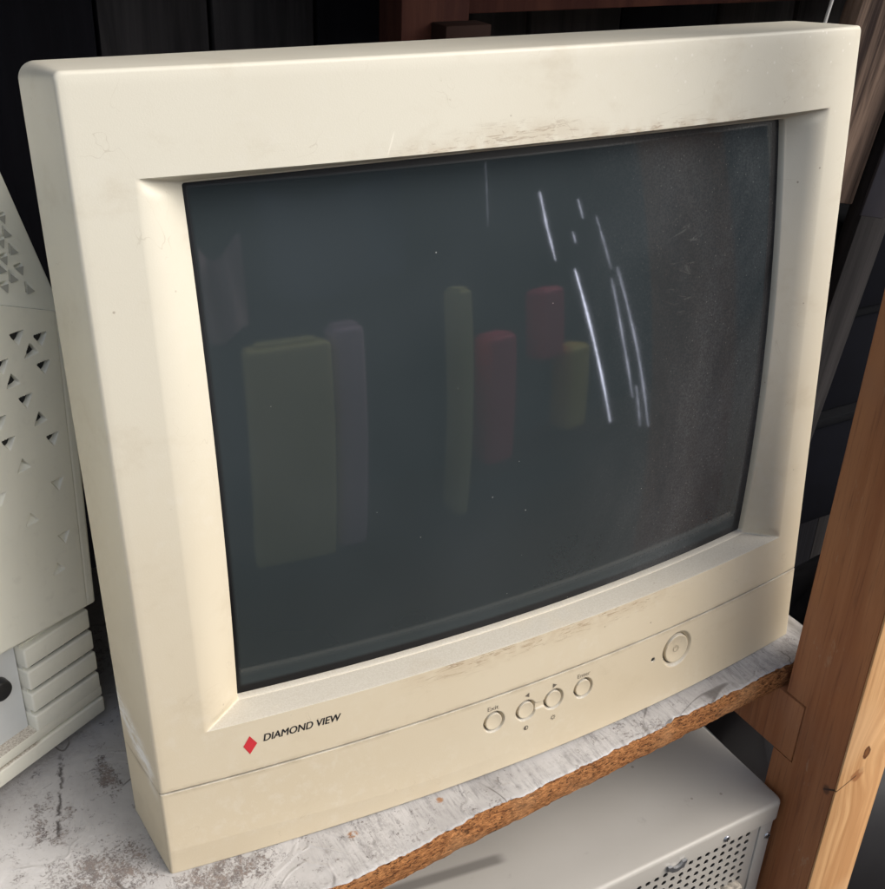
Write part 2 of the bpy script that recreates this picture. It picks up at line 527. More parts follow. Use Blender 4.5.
class MB:
    """collects boxes and cylinders into one bmesh"""
    def __init__(s):
        s.bm = bmesh.new()

    def box(s, x0, x1, y0, y1, z0, z1, bev=0.0, seg=2, mat=None):
        b = bmesh.new()
        bmesh.ops.create_cube(b, size=1)
        for v in b.verts:
            v.co = Vector((x0 + (v.co.x + .5) * (x1 - x0), y0 + (v.co.y + .5) * (y1 - y0), z0 + (v.co.z + .5) * (z1 - z0)))
        if bev:
            bmesh.ops.bevel(b, geom=b.edges[:], offset=bev, segments=seg, affect='EDGES', profile=0.5)
        if mat is not None:
            bmesh.ops.transform(b, matrix=mat, verts=b.verts)
        s.merge(b)
        return s

    def cyl(s, p0, p1, r0, r1=None, seg=32, bev=0.0):
        r1 = r0 if r1 is None else r1
        p0, p1 = Vector(p0), Vector(p1)
        d = p1 - p0
        b = bmesh.new()
        bmesh.ops.create_cone(b, cap_ends=True, segments=seg, radius1=r0, radius2=r1, depth=d.length)
        if bev:
            es = [e for e in b.edges if len(e.link_faces) == 2 and any(len(f.verts) > 4 for f in e.link_faces)]
            bmesh.ops.bevel(b, geom=es, offset=bev, segments=3, affect='EDGES', profile=0.5)
        q = d.to_track_quat('Z', 'Y').to_matrix().to_4x4()
        bmesh.ops.transform(b, matrix=Matrix.Translation((p0 + p1) / 2) @ q, verts=b.verts)
        s.merge(b)
        return s

    def merge(s, b):
        me = bpy.data.meshes.new('tmp')
        b.to_mesh(me)
        s.bm.from_mesh(me)
        bpy.data.meshes.remove(me)
        b.free()

    def build(s, name, mat, parent=None, angle=35):
        me = bpy.data.meshes.new(name)
        s.bm.to_mesh(me)
        s.bm.free()
        return link(name, me, mat, parent, angle)


def tube(name, pts, r, mat, parent=None, seg=10):
    V, F = [], []
    P = [Vector(p) for p in pts]
    for i, p in enumerate(P):
        t = (P[min(i + 1, len(P) - 1)] - P[max(i - 1, 0)]).normalized()
        a = t.cross(Vector((0.3, 0.2, 1))).normalized()
        b = t.cross(a)
        for k in range(seg):
            an = 2 * math.pi * k / seg
            V.append(tuple(p + a * (r * math.cos(an)) + b * (r * math.sin(an))))
    for i in range(len(P) - 1):
        for k in range(seg):
            F.append((i * seg + k, i * seg + (k + 1) % seg, (i + 1) * seg + (k + 1) % seg, (i + 1) * seg + k))
    F.append(tuple(range(seg))[::-1])
    F.append(tuple((len(P) - 1) * seg + k for k in range(seg)))
    return from_py(name, V, F, mat, parent, 60)


def smooth(a, b, x):
    t = min(1, max(0, (x - a) / (b - a)))
    return t * t * (3 - 2 * t)


# ================================================================== THE SHELF (top surface is z = 0)
def shelf_front(x):
    return -0.0245 - 0.0125 * (0.386 - x) / 0.1 * 0.50 - 0.00017 * (0.386 - x)


shelf = empty('shelf', 'shelf board of raw particle board with a torn white paper cover, carrying the monitor', 'shelf', (0, 0, 0))
XS = [-0.62 + 0.0015 * i for i in range(int((0.4225 + 0.62) / 0.0015) + 1)]
TH = 0.0172


def edge_noise(x, z, amp=1.0):
    return amp * (0.0009 * noise.noise(Vector((x * 90, z * 260, 3.1))) + 0.0006 * noise.noise(Vector((x * 260, z * 500, 7))))


V, F = [], []
prof = [(0.30, -0.0009), (0.10, -0.0009), (0.03, -0.0009), (0.008, -0.0009), (0.005, -0.0010), (0.0030, -0.0014), (0.0014, -0.0026), (0.0006, -0.0042),
        (0.0002, -0.0065), (0.0, -0.009), (0.0, -0.0115), (0.0001, -0.014), (0.0006, -0.0160), (0.0022, -TH), (0.03, -TH), (0.30, -TH)]
np_ = len(prof)
for x in XS:
    chew = max(0, noise.noise(Vector((x * 38, 0.7, 0.2))) - 0.2) * 0.004 + max(0, noise.noise(Vector((x * 130, 4.7, 0.2)))) * 0.0014
    for k, (dy, z) in enumerate(prof):
        y = shelf_front(x) + dy
        if k >= np_ - 2 or k < 3:
            y = max(y, shelf_front(x) + dy)
        if 4 <= k <= np_ - 3:
            wz = max(0, 1 - abs(z + 0.003) / 0.007)
            y += edge_noise(x, z * 1.0) + chew * wz
            z -= chew * wz * 0.35
        V.append((x, y, z))
n_ = len(XS)
for i in range(n_ - 1):
    for k in range(np_ - 1):
        F.append((i * np_ + k, i * np_ + k + 1, (i + 1) * np_ + k + 1, (i + 1) * np_ + k))
    F.append((i * np_, (i + 1) * np_, (i + 1) * np_ + np_ - 1, i * np_ + np_ - 1))
F.append(tuple(range(np_))[::-1])
F.append(tuple((n_ - 1) * np_ + k for k in range(np_)))
board = from_py('board', V, F, M_CHIP, shelf, 40, fix=True)
# paper cover: thin sheet, ragged front edge, curled a little at the right end
V, F = [], []
rows = [0, 0.0006, 0.0014, 0.003, 0.006, 0.012, 0.025, 0.05, 0.1, 0.2, 0.32]
for x in XS:
    rag = 0.0016 + 0.0009 * noise.noise(Vector((x * 45, 2.2, 9))) + 0.0010 * noise.noise(Vector((x * 210, 5.2, 9))) + 0.0008 * noise.noise(Vector((x * 600, 5.2, 9)))
    rag += max(0, noise.noise(Vector((x * 38, 0.7, 0.2))) - 0.2) * 0.006
    for j, r_ in enumerate(rows):
        y = shelf_front(x) + (rag + r_ if r_ < 0.1 else r_)
        z = 0.0001 + 0.00018 * noise.noise(Vector((x * 70, y * 70, 1))) + 0.00012 * noise.noise(Vector((x * 200, y * 160, 1)))
        z = min(z, 0.00035) - (0.0007 if j == 0 else 0.0002 if j == 1 else 0)
        z += 0.003 * smooth(0.4150, 0.4225, x)
        V.append((x, y, z))
nr = len(rows)
for i in range(n_ - 1):
    for k in range(nr - 1):
        F.append((i * nr + k, (i + 1) * nr + k, (i + 1) * nr + k + 1, i * nr + k + 1))
paper = from_py('paper_cover', V, F, M_PAPER, shelf, 60)

# ================================================================== THE MONITOR (local frame: face leans back 6.26 deg)
TILT = R(6.258)
mon = empty('crt_monitor', 'old beige tube monitor with dusty dark screen and worn bezel, standing on the shelf', 'monitor', (0, 0, 0), (-TILT, 0, 0))
W_, H_, BUL = 0.410, 0.3716, 0.0167


def face(x):
    u = (x - 0.205) / 0.205
    return -BUL * (1 - min(u * u, 1.05))


def gl(x, z):
    rr = (x - 0.206) ** 2 + (z - 0.2045) ** 2
    return -0.0072 + 1.1 - math.sqrt(1.21 - rr)


DD = [0, 0.0004, 0.0008, 0.0014, 0.0022, 0.0032, 0.0045, 0.006, 0.0078, 0.010]


def side_params(L, n):
    inner = [DD[-1] + (L - 2 * DD[-1]) * i / n for i in range(1, n)]
    return [d for d in DD] + inner + [L - d for d in reversed(DD)][:-1]      # omit last corner


def ring(x0, x1, z0, z1, rt=0.0, rb=0.0, bow=(0, 0)):
    """closed loop (x, z, side, dist to corner) starting bottom left, counter-clockwise seen from the front"""
    out = []
    W, H = x1 - x0, z1 - z0
    for side in range(4):
        L = W if side in (0, 2) else H
        n = 64 if side in (0, 2) else 56
        for s in side_params(L, n):
            d = min(s, L - s)
            near_start = s < L / 2
            if side == 0:
                p, c, r = [x0 + s, z0], ((x0, z0) if near_start else (x1, z0)), rb
            elif side == 1:
                p, c, r = [x1, z0 + s], ((x1, z0) if near_start else (x1, z1)), (rb if near_start else rt)
            elif side == 2:
                p, c, r = [x1 - s, z1], ((x1, z1) if near_start else (x0, z1)), rt
            else:
                p, c, r = [x0, z1 - s], ((x0, z1) if near_start else (x0, z0)), (rt if near_start else rb)
            if r > 0 and d < r:
                sx = 1 if c[0] == x0 else -1
                sz = 1 if c[1] == z0 else -1
                cc = (c[0] + sx * r, c[1] + sz * r)
                ang = (math.pi / 4) * (1 - d / r)
                ca, sa = math.cos(ang), math.sin(ang)
                if side in (0, 2):
                    p = [cc[0] - sx * r * sa, cc[1] - sz * r * ca]
                else:
                    p = [cc[0] - sx * r * ca, cc[1] - sz * r * sa]
            else:
                v = (s / L) * 2 - 1
                if side == 2:
                    p[1] += bow[1] * (1 - v * v)
                elif side == 0:
                    p[1] -= bow[0] * (1 - v * v)
            out.append((p[0], p[1], side, d))
    return out


SZ = 0.0500                # seam height
rings = []                 # list of lists of 3-D points


def add(rg, yf):
    rings.append([(p[0], yf(p), p[1]) for p in rg])


LX0, LX1, LZ0, LZ1 = 0.0236, 0.3893, 0.0787, 0.3322       # lip of the scoop
AX0, AX1, AZ0, AZ1 = 0.0440, 0.3708, 0.0812, 0.3274       # opening over the glass
add(ring(0.006, 0.404, SZ + 0.004, H_ - 0.006, 0.005), lambda p: 0.052)
add(ring(-0.0015, 0.4115, SZ + 0.0006, H_ + 0.0002, 0.006), lambda p: 0.0505)
add(ring(-0.0035, 0.4135, SZ + 0.0003, H_ + 0.0008, 0.007), lambda p: 0.0485)
add(ring(-0.0030, 0.4130, SZ, H_ + 0.0010, 0.007), lambda p: 0.044)
add(ring(-0.0015, 0.4115, SZ, H_ + 0.0005, 0.0045), lambda p: 0.020 + face(p[0]) * 0.5)
RF = 0.0017
for ph in (0, 22, 45, 68, 90):
    a = R(ph)
    e = RF * (1 - math.cos(a))
    add(ring(e, W_ - e, SZ + e * 0.3, H_ - e, 0.0028), lambda p, a=a: face(p[0]) + RF * (1 - math.sin(a)))
for t in (0.12, 0.35, 0.65, 0.9, 0.975):
    add(ring(RF + (LX0 - RF) * t, W_ - RF - (W_ - RF - LX1) * t, SZ + (LZ0 - SZ) * t, H_ - RF - (H_ - RF - LZ1) * t, 0.0028 * (1 - t) + 0.0008 * t), lambda p: face(p[0]))
NT_ = 22
lip = ring(LX0, LX1, LZ0, LZ1, 0.0012, 0.0008)
ape = ring(AX0, AX1, AZ0, AZ1, 0.0012, 0.0012, bow=(0, 0.0018))
for i in range(NT_ + 1):
    t = i / NT_
    row = []
    for a, b in zip(lip, ape):
        x = a[0] + (b[0] - a[0]) * t
        z = a[1] + (b[1] - a[1]) * t
        y0 = face(a[0])
        y1 = gl(b[0], b[1]) - 0.0030
        side, d = a[2], a[3]
        sft = smooth(0.0, 0.006, d) if side in (1, 3) else 0.0
        k = 0.55 if side == 1 else 0.75
        ps = (t * t / (2 * k) if t < k else t - k / 2) / (1 - k / 2)
        kk = 0.12
        pt = (t * t / (2 * kk) if t < kk else t - kk / 2) / (1 - kk / 2)
        p_ = pt * (1 - sft) + ps * sft
        row.append((x, y0 + (y1 - y0) * p_, z))
    rings.append(row)
for ins, dy in ((0.00025, 0.00012), (0.0004, 0.0005), (0.0004, 0.0020), (0.0002, 0.016)):
    rings.append([(x + (ins if x < 0.206 else -ins), y + dy, z + (ins if z < 0.2 else -ins)) for (x, y, z) in rings[-1 if ins == 0.00025 else -1]])
N = len(rings[0])
V = [p for r_ in rings for p in r_]
F = []
for i in range(len(rings) - 1):
    for k in range(N):
        F.append((i * N + k, i * N + (k + 1) % N, (i + 1) * N + (k + 1) % N, (i + 1) * N + k))
# cheeks run on below the seam, beside the control panel, down to the shelf
n0 = 6 + 0
for corner in ('L', 'R'):
    ki = 0 if corner == 'L' else len(side_params(W_, 64))
    prev = None
    for i in range(0, 6):
        x, y, z = rings[i][ki]
        zb = max(0.0, 0.1097 * y + 0.0004)
        b0 = len(V)
        V.append((x, y, zb))
        if prev is not None:
            F.append(((i - 1) * N + ki, i * N + ki, b0, prev) if corner == 'L' else (i * N + ki, (i - 1) * N + ki, prev, b0))
        prev = b0
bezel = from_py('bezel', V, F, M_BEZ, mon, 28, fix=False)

# ---- tube glass
V, F = [], []
nx, nz = 56, 44
gx0, gx1, gz0, gz1 = 0.0395, 0.3755, 0.0760, 0.3330
for j in range(nz + 1):
    for i in range(nx + 1):
        x = gx0 + (gx1 - gx0) * i / nx
        z = gz0 + (gz1 - gz0) * j / nz
        V.append((x, gl(x, z) + 0.0010, z))
base = len(V)
for j in range(nz + 1):
    for i in range(nx + 1):
        x = gx0 + (gx1 - gx0) * i / nx
        z = gz0 + (gz1 - gz0) * j / nz
        V.append((x, gl(x, z) + 0.010, z))
for j in range(nz):
    for i in range(nx):
        a = j * (nx + 1) + i
        F.append((a, a + 1, a + nx + 2, a + nx + 1))
        F.append((base + a, base + a + nx + 1, base + a + nx + 2, base + a + 1))
for i in range(nx):
    F.append((i, base + i, base + i + 1, i + 1))
    a = nz * (nx + 1) + i
    F.append((a, a + 1, base + a + 1, base + a))
for j in range(nz):
    a = j * (nx + 1)
    F.append((a, a + nx + 1, base + a + nx + 1, base + a))
    b = a + nx
    F.append((b, base + b, base + b + nx + 1, b + nx + 1))
screen = from_py('screen', V, F, M_GLASS, mon, 50, fix=True)

# ---- lower control panel with recesses for the buttons
BT = [('exit', 0.1741, 0.0337, 0.0066, 0.0055), ('left', 0.1943, 0.0335, 0.0066, 0.0055),
      ('right', 0.2124, 0.0341, 0.0066, 0.0055), ('enter', 0.2326, 0.0337, 0.0066, 0.0055),
      ('power', 0.3032, 0.0329, 0.0118, 0.0098)]


def panel_y(x, z):
    y = face(x)
    zc = 0.0150 - 0.0045 * smooth(0.03, 0.15, x)
    y += 0.10 * max(0, zc - z) * smooth(0.27, 0.10, x)
    return y


def pit(x, z):
    d = 0.0
    for (_, cx, cz, ro, ri) in BT:
        r = math.hypot(x - cx, z - cz)
        if r < ro + 0.001:
            if r > ri:
                q = 0.0019 * smooth(ro + 0.0002, ri + 0.0002, r)
                d = max(d, q)
            else:
                d = max(d, 0.0036)
    # channel joining the two arrow buttons
    cx = 0.5 * (0.1943 + 0.2124)
    if abs(x - cx) < 0.0062:
        hw = 0.0016 + 0.0010 * abs((x - cx) / 0.0062) ** 2 * 1.5
        zz = z - (0.0338)
        q = 0.0008 * smooth(hw + 0.0007, hw - 0.0004, abs(zz))
        d = max(d, q)
    r = math.hypot(x - 0.2841, z - 0.0328)
    if r < 0.0016:
        d = max(d, 0.0020 * smooth(0.0015, 0.0009, r))
    return d


PZ1 = SZ - 0.0008
es = [0, 0.0002, 0.0005, 0.0009, 0.0014]
xs = list(es) + [0.0014 + (0.160 - 0.0014) * i / 70 for i in range(1, 71)]
x = 0.160
while x < 0.320:
    x += 0.00036
    xs.append(x)
xs += [x + (0.4086 - x) * i / 36 for i in range(1, 37)] + [W_ - e for e in reversed(es[:-1])]
nzp = 130
zs = list(es) + [0.0014 + (PZ1 - 0.0005 - 0.0014) * i / nzp for i in range(1, nzp + 1)] + [PZ1 - 0.0002, PZ1]
V, F = [], []
for z in zs:
    for x in xs:
        y = panel_y(x, z) + pit(x, z)
        for e, rr in ((x, .0014), (W_ - x, .0014), (z, .0007), (PZ1 - z, .0004)):
            if e < rr:
                y += rr - math.sqrt(max(0, rr * rr - (rr - e) ** 2))
        V.append((x, y, z))
nxp, nzz = len(xs), len(zs)
for j in range(nzz - 1):
    for i in range(nxp - 1):
        a = j * nxp + i
        F.append((a, a + 1, a + nxp + 1, a + nxp))
per = [i for i in range(nxp)] + [j * nxp + nxp - 1 for j in range(1, nzz)] + [(nzz - 1) * nxp + i for i in range(nxp - 2, -1, -1)] + [j * nxp for j in range(nzz - 2, 0, -1)]
prev = per
for yy, off in ((0.004, -0.0010), (0.0475, -0.0010)):
    cur = []
    for idx in per:
        x, y, z = V[idx]
        zl = 0.1097 * yy + 0.0004
        cur.append(len(V))
        V.append((x + off * (2 * x / W_ - 1), yy, zl + z * (1 - zl / PZ1)))
    for k in range(len(per)):
        k2 = (k + 1) % len(per)
        F.append((prev[k], cur[k], cur[k2], prev[k2]))
    prev = cur
F.append(tuple(prev))
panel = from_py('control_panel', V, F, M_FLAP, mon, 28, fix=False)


def btn(name, cx, cz, r, parent, dish=0.0004, sink=0.0001):
    y = panel_y(cx, cz)
    V, F = [], []
    prof = [(0, dish), (0.4, dish * 0.9), (0.75, dish * 0.5), (0.88, dish * 0.1), (0.94, 0.0), (0.975, 0.0001), (0.995, 0.0004), (1.0, 0.0008), (1.0, 0.0040)]
    seg = 56
    slope = (face(cx + 0.001) - face(cx - 0.001)) / 0.002
    V.append((cx, y + sink + dish, cz))
    for (q, d) in prof[1:]:
        for k in range(seg):
            an = 2 * math.pi * k / seg
            dx = r * q * math.cos(an)
            V.append((cx + dx, y + sink + d + slope * dx, cz + r * q * math.sin(an)))
    for k in range(seg):
        F.append((0, 1 + (k + 1) % seg, 1 + k))
    for i in range(len(prof) - 2):
        for k in range(seg):
            a, b = 1 + i * seg + k, 1 + i * seg + (k + 1) % seg
            F.append((a, b, b + seg, a + seg))
    return from_py(name, V, F, M_FLAP, parent, 40, fix=True)


for (nm, cx, cz, ro, ri) in BT[:4]:
    b_ = btn('button', cx, cz, ri - 0.0005, panel)
    b_['label'] = {'exit': 'round button under the word Exit', 'left': 'round button under the left pointing arrow',
                   'right': 'round button under the right pointing arrow', 'enter': 'round button under the word Enter'}[nm]
pw = btn('power_button', BT[4][1], BT[4][2], BT[4][4] - 0.0007, panel, dish=0.0011)
MB().cyl((0.2841, face(0.2841) + 0.0014, 0.0328), (0.2841, face(0.2841) + 0.0004, 0.0328), 0.0011, seg=20, bev=0.0003).build('indicator_light', M_BLACK, panel)


# ---- printed words and symbols, laid on the curved front
def lay(name, loops_or_mesh, mat, parent, lift=0.00012, yf=panel_y):
    V, F = loops_or_mesh
    V3 = [(x, yf(x, z) - lift, z) for (x, z) in V]
    return from_py(name, V3, F, mat, parent, None)


def text_mesh(s, x, z, cap, width=None, shear=0.0, bold=0.0):
    cu = bpy.data.curves.new('t', 'FONT')
    cu.body = s
    cu.size = 1.0
    cu.shear = shear
    cu.offset = bold
    cu.resolution_u = 6
    ob = bpy.data.objects.new('t', cu)
    COL.objects.link(ob)
    dg = bpy.context.evaluated_depsgraph_get()
    me = bpy.data.meshes.new_from_object(ob.evaluated_get(dg))
    V = [(v.co.x, v.co.y) for v in me.vertices]
    F = [tuple(p.vertices) for p in me.polygons]
    bpy.data.objects.remove(ob)
    bpy.data.curves.remove(cu)
    bpy.data.meshes.remove(me)
    x0, x1 = min(v[0] for v in V), max(v[0] for v in V)
    y0, y1 = min(v[1] for v in V), max(v[1] for v in V)
    k = cap / (y1 - y0)
    kx = k if width is None else width / (x1 - x0)
    return [(x + (v[0] - x0) * kx, z + (v[1] - y0) * k) for v in V], F


TV, TF = text_mesh('DIAMOND VIEW', 0.0500, 0.0655, 0.0040, 0.0388, shear=0.22)
V3, F3 = [], []
for q_, (ox, oz) in enumerate(((0, 0), (0.00012, 0.00004), (0.00024, 0), (0.00012, -0.00006))):
    o_ = len(V3)
    V3 += [(x + ox, face(x) - 0.00010 - 0.00002 * q_, z + oz) for (x, z) in TV]
    F3 += [tuple(i + o_ for i in f_) for f_ in TF]
from_py('logo_lettering', V3, F3, M_INK, bezel, None)
lay('logo_diamond', ([(0.0440 - 0.0037, 0.0653), (0.0431, 0.0602), (0.0470, 0.0655), (0.0437, 0.0705)], [(0, 1, 2, 3)]), M_RED, bezel, yf=lambda x, z: face(x))
lay('exit_lettering', text_mesh('Exit', 0.1702, 0.0416, 0.0026, 0.0068, bold=0.004), M_GREYINK, panel)
lay('enter_lettering', text_mesh('Enter', 0.2283, 0.0414, 0.0026, 0.0088, bold=0.004), M_GREYINK, panel)
lay('arrow_mark', ([(0.1934, 0.0431), (0.1962, 0.0416), (0.1962, 0.0446)], [(0, 1, 2)]), M_GREYINK, panel)
lay('arrow_mark', ([(0.2116, 0.0416), (0.2144, 0.0431), (0.2116, 0.0446)], [(0, 1, 2)]), M_GREYINK, panel)


def annulus(cx, cz, r0, r1, a0=0, a1=360, n=28):
    V, F = [], []
    for i in range(n + 1):
        a = R(a0 + (a1 - a0) * i / n)
        V += [(cx + r0 * math.cos(a), cz + r0 * math.sin(a)), (cx + r1 * math.cos(a), cz + r1 * math.sin(a))]
    for i in range(n):
        F.append((2 * i, 2 * i + 1, 2 * i + 3, 2 * i + 2))
    return V, F


def join2(*parts):
    V, F = [], []
    for v, f in parts:
        o = len(V)
        V += v
        F += [tuple(i + o for i in q) for q in f]
    return V, F


lay('contrast_symbol', join2(annulus(0.1944, 0.0221, 0.0010, 0.00145), annulus(0.1944, 0.0221, 0.00001, 0.0010, 90, 270)), M_GREYINK, panel)
sunp = [annulus(0.2122, 0.0222, 0.00075, 0.00115)]
for k in range(8):
    a = k * math.pi / 4
    c, s_ = math.cos(a), math.sin(a)
    r0, r1, h = 0.00130, 0.00175, 0.00018
    sunp.append(([(0.2122 + r0 * c - h * s_, 0.0222 + r0 * s_ + h * c), (0.2122 + r0 * c + h * s_, 0.0222 + r0 * s_ - h * c),
                  (0.2122 + r1 * c + h * s_, 0.0222 + r1 * s_ - h * c), (0.2122 + r1 * c - h * s_, 0.0222 + r1 * s_ + h * c)], [(0, 1, 2, 3)]))
lay('brightness_symbol', join2(*sunp), M_GREYINK, panel)
M_EMB = simple('embossed_power_mark', (0.44, 0.385, 0.285), 0.5)
lay('power_symbol', join2(annulus(0.3032, 0.0327, 0.0017, 0.0022, 120, 420), ([(0.3030, 0.0330), (0.3034, 0.0330), (0.3034, 0.0354), (0.3030, 0.0354)], [(0, 1, 2, 3)])), M_EMB, pw,
    yf=lambda x, z: panel_y(x, z) + 0.00095)

# ---- rear housing
V, F = [], []
loops = [(0.050, 0.004, 0.406, 0.010, 0.3665, 0.010), (0.075, 0.008, 0.402, 0.014, 0.363, 0.012), (0.16, 0.022, 0.388, 0.026, 0.354, 0.03), (0.24, 0.055, 0.355, 0.036, 0.330, 0.05), (0.34, 0.095, 0.315, 0.048, 0.292, 0.05), (0.385, 0.105, 0.305, 0.056, 0.280, 0.05), (0.392, 0.115, 0.295, 0.066, 0.270, 0.045)]
NS = 12
for (y, x0, x1, z0, z1, r) in loops:
    for (cx, cz, a0) in ((x1 - r, z1 - r, 0), (x0 + r, z1 - r, 90), (x0 + r, z0 + r, 180), (x1 - r, z0 + r, 270)):
        for k in range(NS + 1):
            a = R(a0 + 90 * k / NS)
            V.append((cx + r * math.cos(a), y, cz + r * math.sin(a)))
n = 4 * (NS + 1)
for i in range(len(loops) - 1):
    for k in range(n):
        F.append((i * n + k, i * n + (k + 1) % n, (i + 1) * n + (k + 1) % n, (i + 1) * n + k))
F.append(tuple((len(loops) - 1) * n + k for k in range(n)))
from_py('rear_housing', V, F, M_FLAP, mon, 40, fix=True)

# ================================================================== POST of the shelving (brown stained, bare front edge)
post = empty('shelf_post', 'upright brown stained timber post with a bare pine front edge, notched for the shelf batten', 'post', (0, 0, -0.70))
px0, px1, py0, py1 = 0.385, 0.4287, -0.0785, -0.029
m = MB()
m.box(px0, px1, py0, py1, -0.0158, 0.75)
m.box(px0, px1, py0, py1, -0.70, -0.0628)
m.box(0.4060, px1, py0, py1, -0.0628, -0.0158)
m.box(px0, 0.4060, py0, -0.0452, -0.0628, -0.0158)
o = m.build('stained_timber', M_BROWN, post, 30)
o.location = (0, 0, 0.70)
m = MB()
m.box(px0, px1, -0.0803, py0 - 0.00005, -0.70, 0.75, bev=0.0008)
o = m.build('bare_front_edge', M_PINE, post, 30)
o.location = (0, 0, 0.70)

# batten that carries the shelf, let into the post
m = MB()
m.box(0.3846, 0.4052, -0.0444, 0.42, -0.0620, -TH - 0.0004, bev=0.0006)
b_ = m.build('shelf_batten', M_BROWN, None, 30)
tag(b_, 'brown stained batten under the shelf, let into the side of the post', 'batten')

# ================================================================== STEEL CASE on the lower shelf
case = empty('steel_case', 'beige painted steel computer case with perforated end, lying under the shelf', 'computer case', (0, 0, -0.36))


def cpart(mb, name, mat, parent=case, angle=35):
    o = mb.build(name, mat, parent, angle)
    o.location = (0, 0, 0.36)
    return o


CX1, CY0, CZ = 0.3819, -0.0493, -0.0900
# lid with a rounded, folded rim
V, F = [], []
r = 0.0030
x0, x1, y0, y1 = -0.12, CX1, CY0, 0.36
lp = []
for (e, z) in [(0.004, -0.1045), (0.0006, -0.1055), (0.0, -0.1050), (0.0, CZ - r), (r * 0.076, CZ - r * 0.62), (r * 0.293, CZ - r * 0.293), (r * 0.62, CZ - r * 0.076), (r, CZ), (0.02, CZ + 0.0)]:
    cr = 0.006
    q = []
    for (cx, cy, a0) in ((x1 - cr, y1 - cr, 0), (x0 + cr, y1 - cr, 90), (x0 + cr, y0 + cr, 180), (x1 - cr, y0 + cr, 270)):
        for k in range(9):
            a = R(a0 + 90 * k / 8)
            rr = cr - min(e, cr * 0.95)
            if e > cr:
                q.append((cx + (cr * 0.05) * math.cos(a) - (e - cr) * (1 if math.cos(R(a0 + 45)) > 0 else -1), cy + (cr * 0.05) * math.sin(a) - (e - cr) * (1 if math.sin(R(a0 + 45)) > 0 else -1), z))
            else:
                q.append((cx + rr * math.cos(a), cy + rr * math.sin(a), z))
    lp.append(q)
n = len(lp[0])
V = [p for q in lp for p in q]
for i in range(len(lp) - 1):
    for k in range(n):
        F.append((i * n + k, i * n + (k + 1) % n, (i + 1) * n + (k + 1) % n, (i + 1) * n + k))
F.append(tuple((len(lp) - 1) * n + k for k in range(n)))
lid = from_py('lid', V, F, M_CASE, case, 35, fix=True)
lid.location = (0, 0, 0.36)
# body box (hollow look behind the grille) and end frame
m = MB()
m.box(x0 + 0.004, CX1 - 0.004, -0.020, y1 - 0.004, -0.36, -0.1048)
cpart(m, 'body', M_CASE)
m = MB()
m.box(x0 + 0.006, 0.3675, -0.0235, -0.0205, -0.358, -0.106)
cpart(m, 'dark_interior', M_DARKIN)
FY = -0.0462      # front sheet plane
m = MB()
m.box(0.3672, 0.3779, FY - 0.0012, -0.0200, -0.36, -0.1050, bev=0.0004)
cpart(m, 'corner_flange', M_CASE)
m = MB()
m.box(x0 + 0.004, 0.3668, FY, -0.0200, -0.36, -0.290)
cpart(m, 'lower_frame', M_CASE)
# perforated sheet with real holes
V, F = [], []
P = 0.0069
hx1, hz1 = 0.3612, -0.1085
ncol, nrow = 32, 9
seg = 16
for ci in range(ncol):
    for rj in range(nrow):
        cx = hx1 - P * (ci + 0.5)
        cz = hz1 - P * (rj + 0.5)
        b0 = len(V)
        for k in range(seg):
            a = 2 * math.pi * k / seg
            c, s_ = math.cos(a), math.sin(a)
            q = P / 2 / max(abs(c), abs(s_))
            V.append((cx + q * c, FY, cz + q * s_))
        for k in range(seg):
            a = 2 * math.pi * k / seg
            V.append((cx + 0.00195 * math.cos(a), FY, cz + 0.00195 * math.sin(a)))
        for k in range(seg):
            a = 2 * math.pi * k / seg
            V.append((cx + 0.00195 * math.cos(a), FY + 0.0005, cz + 0.00195 * math.sin(a)))
        for k in range(seg):
            k2 = (k + 1) % seg
            F.append((b0 + k, b0 + k2, b0 + seg + k2, b0 + seg + k))
            F.append((b0 + seg + k, b0 + seg + k2, b0 + 2 * seg + k2, b0 + 2 * seg + k))
hx0, hz0 = hx1 - P * ncol, hz1 - P * nrow


def quad(xa, xb, za, zb):
    b0 = len(V)
    V.extend([(xa, FY, za), (xb, FY, za), (xb, FY, zb), (xa, FY, zb)])
    F.append((b0, b0 + 1, b0 + 2, b0 + 3))


quad(hx1, 0.3670, -0.29, -0.105)
quad(x0 + 0.004, hx0, -0.29, -0.105)
quad(hx0, hx1, hz1, -0.105)
quad(hx0, hx1, -0.29, hz0)
gr = from_py('perforated_panel', V, F, M_CASE, case, 30)
gr.location = (0, 0, 0.36)
# screws, latch tab, connector
for (sx, sz, yy) in ((0.3338, -0.1000, CY0), (0.3752, -0.1205, FY - 0.0012)):
    m = MB()
    m.cyl((sx, yy + 0.0005, sz), (sx, yy - 0.0010, sz), 0.0027, 0.0022, 24, bev=0.0004)
    s_ = cpart(m, 'screw', M_STEEL)
    m = MB()
    m.box(sx - 0.0018, sx + 0.0018, yy - 0.00125, yy - 0.00095, sz - 0.0003, sz + 0.0003)
    m.box(sx - 0.0003, sx + 0.0003, yy - 0.00135, yy - 0.00105, sz - 0.0018, sz + 0.0018)
    m.build('screw_slot', M_DARKIN, s_, 35)
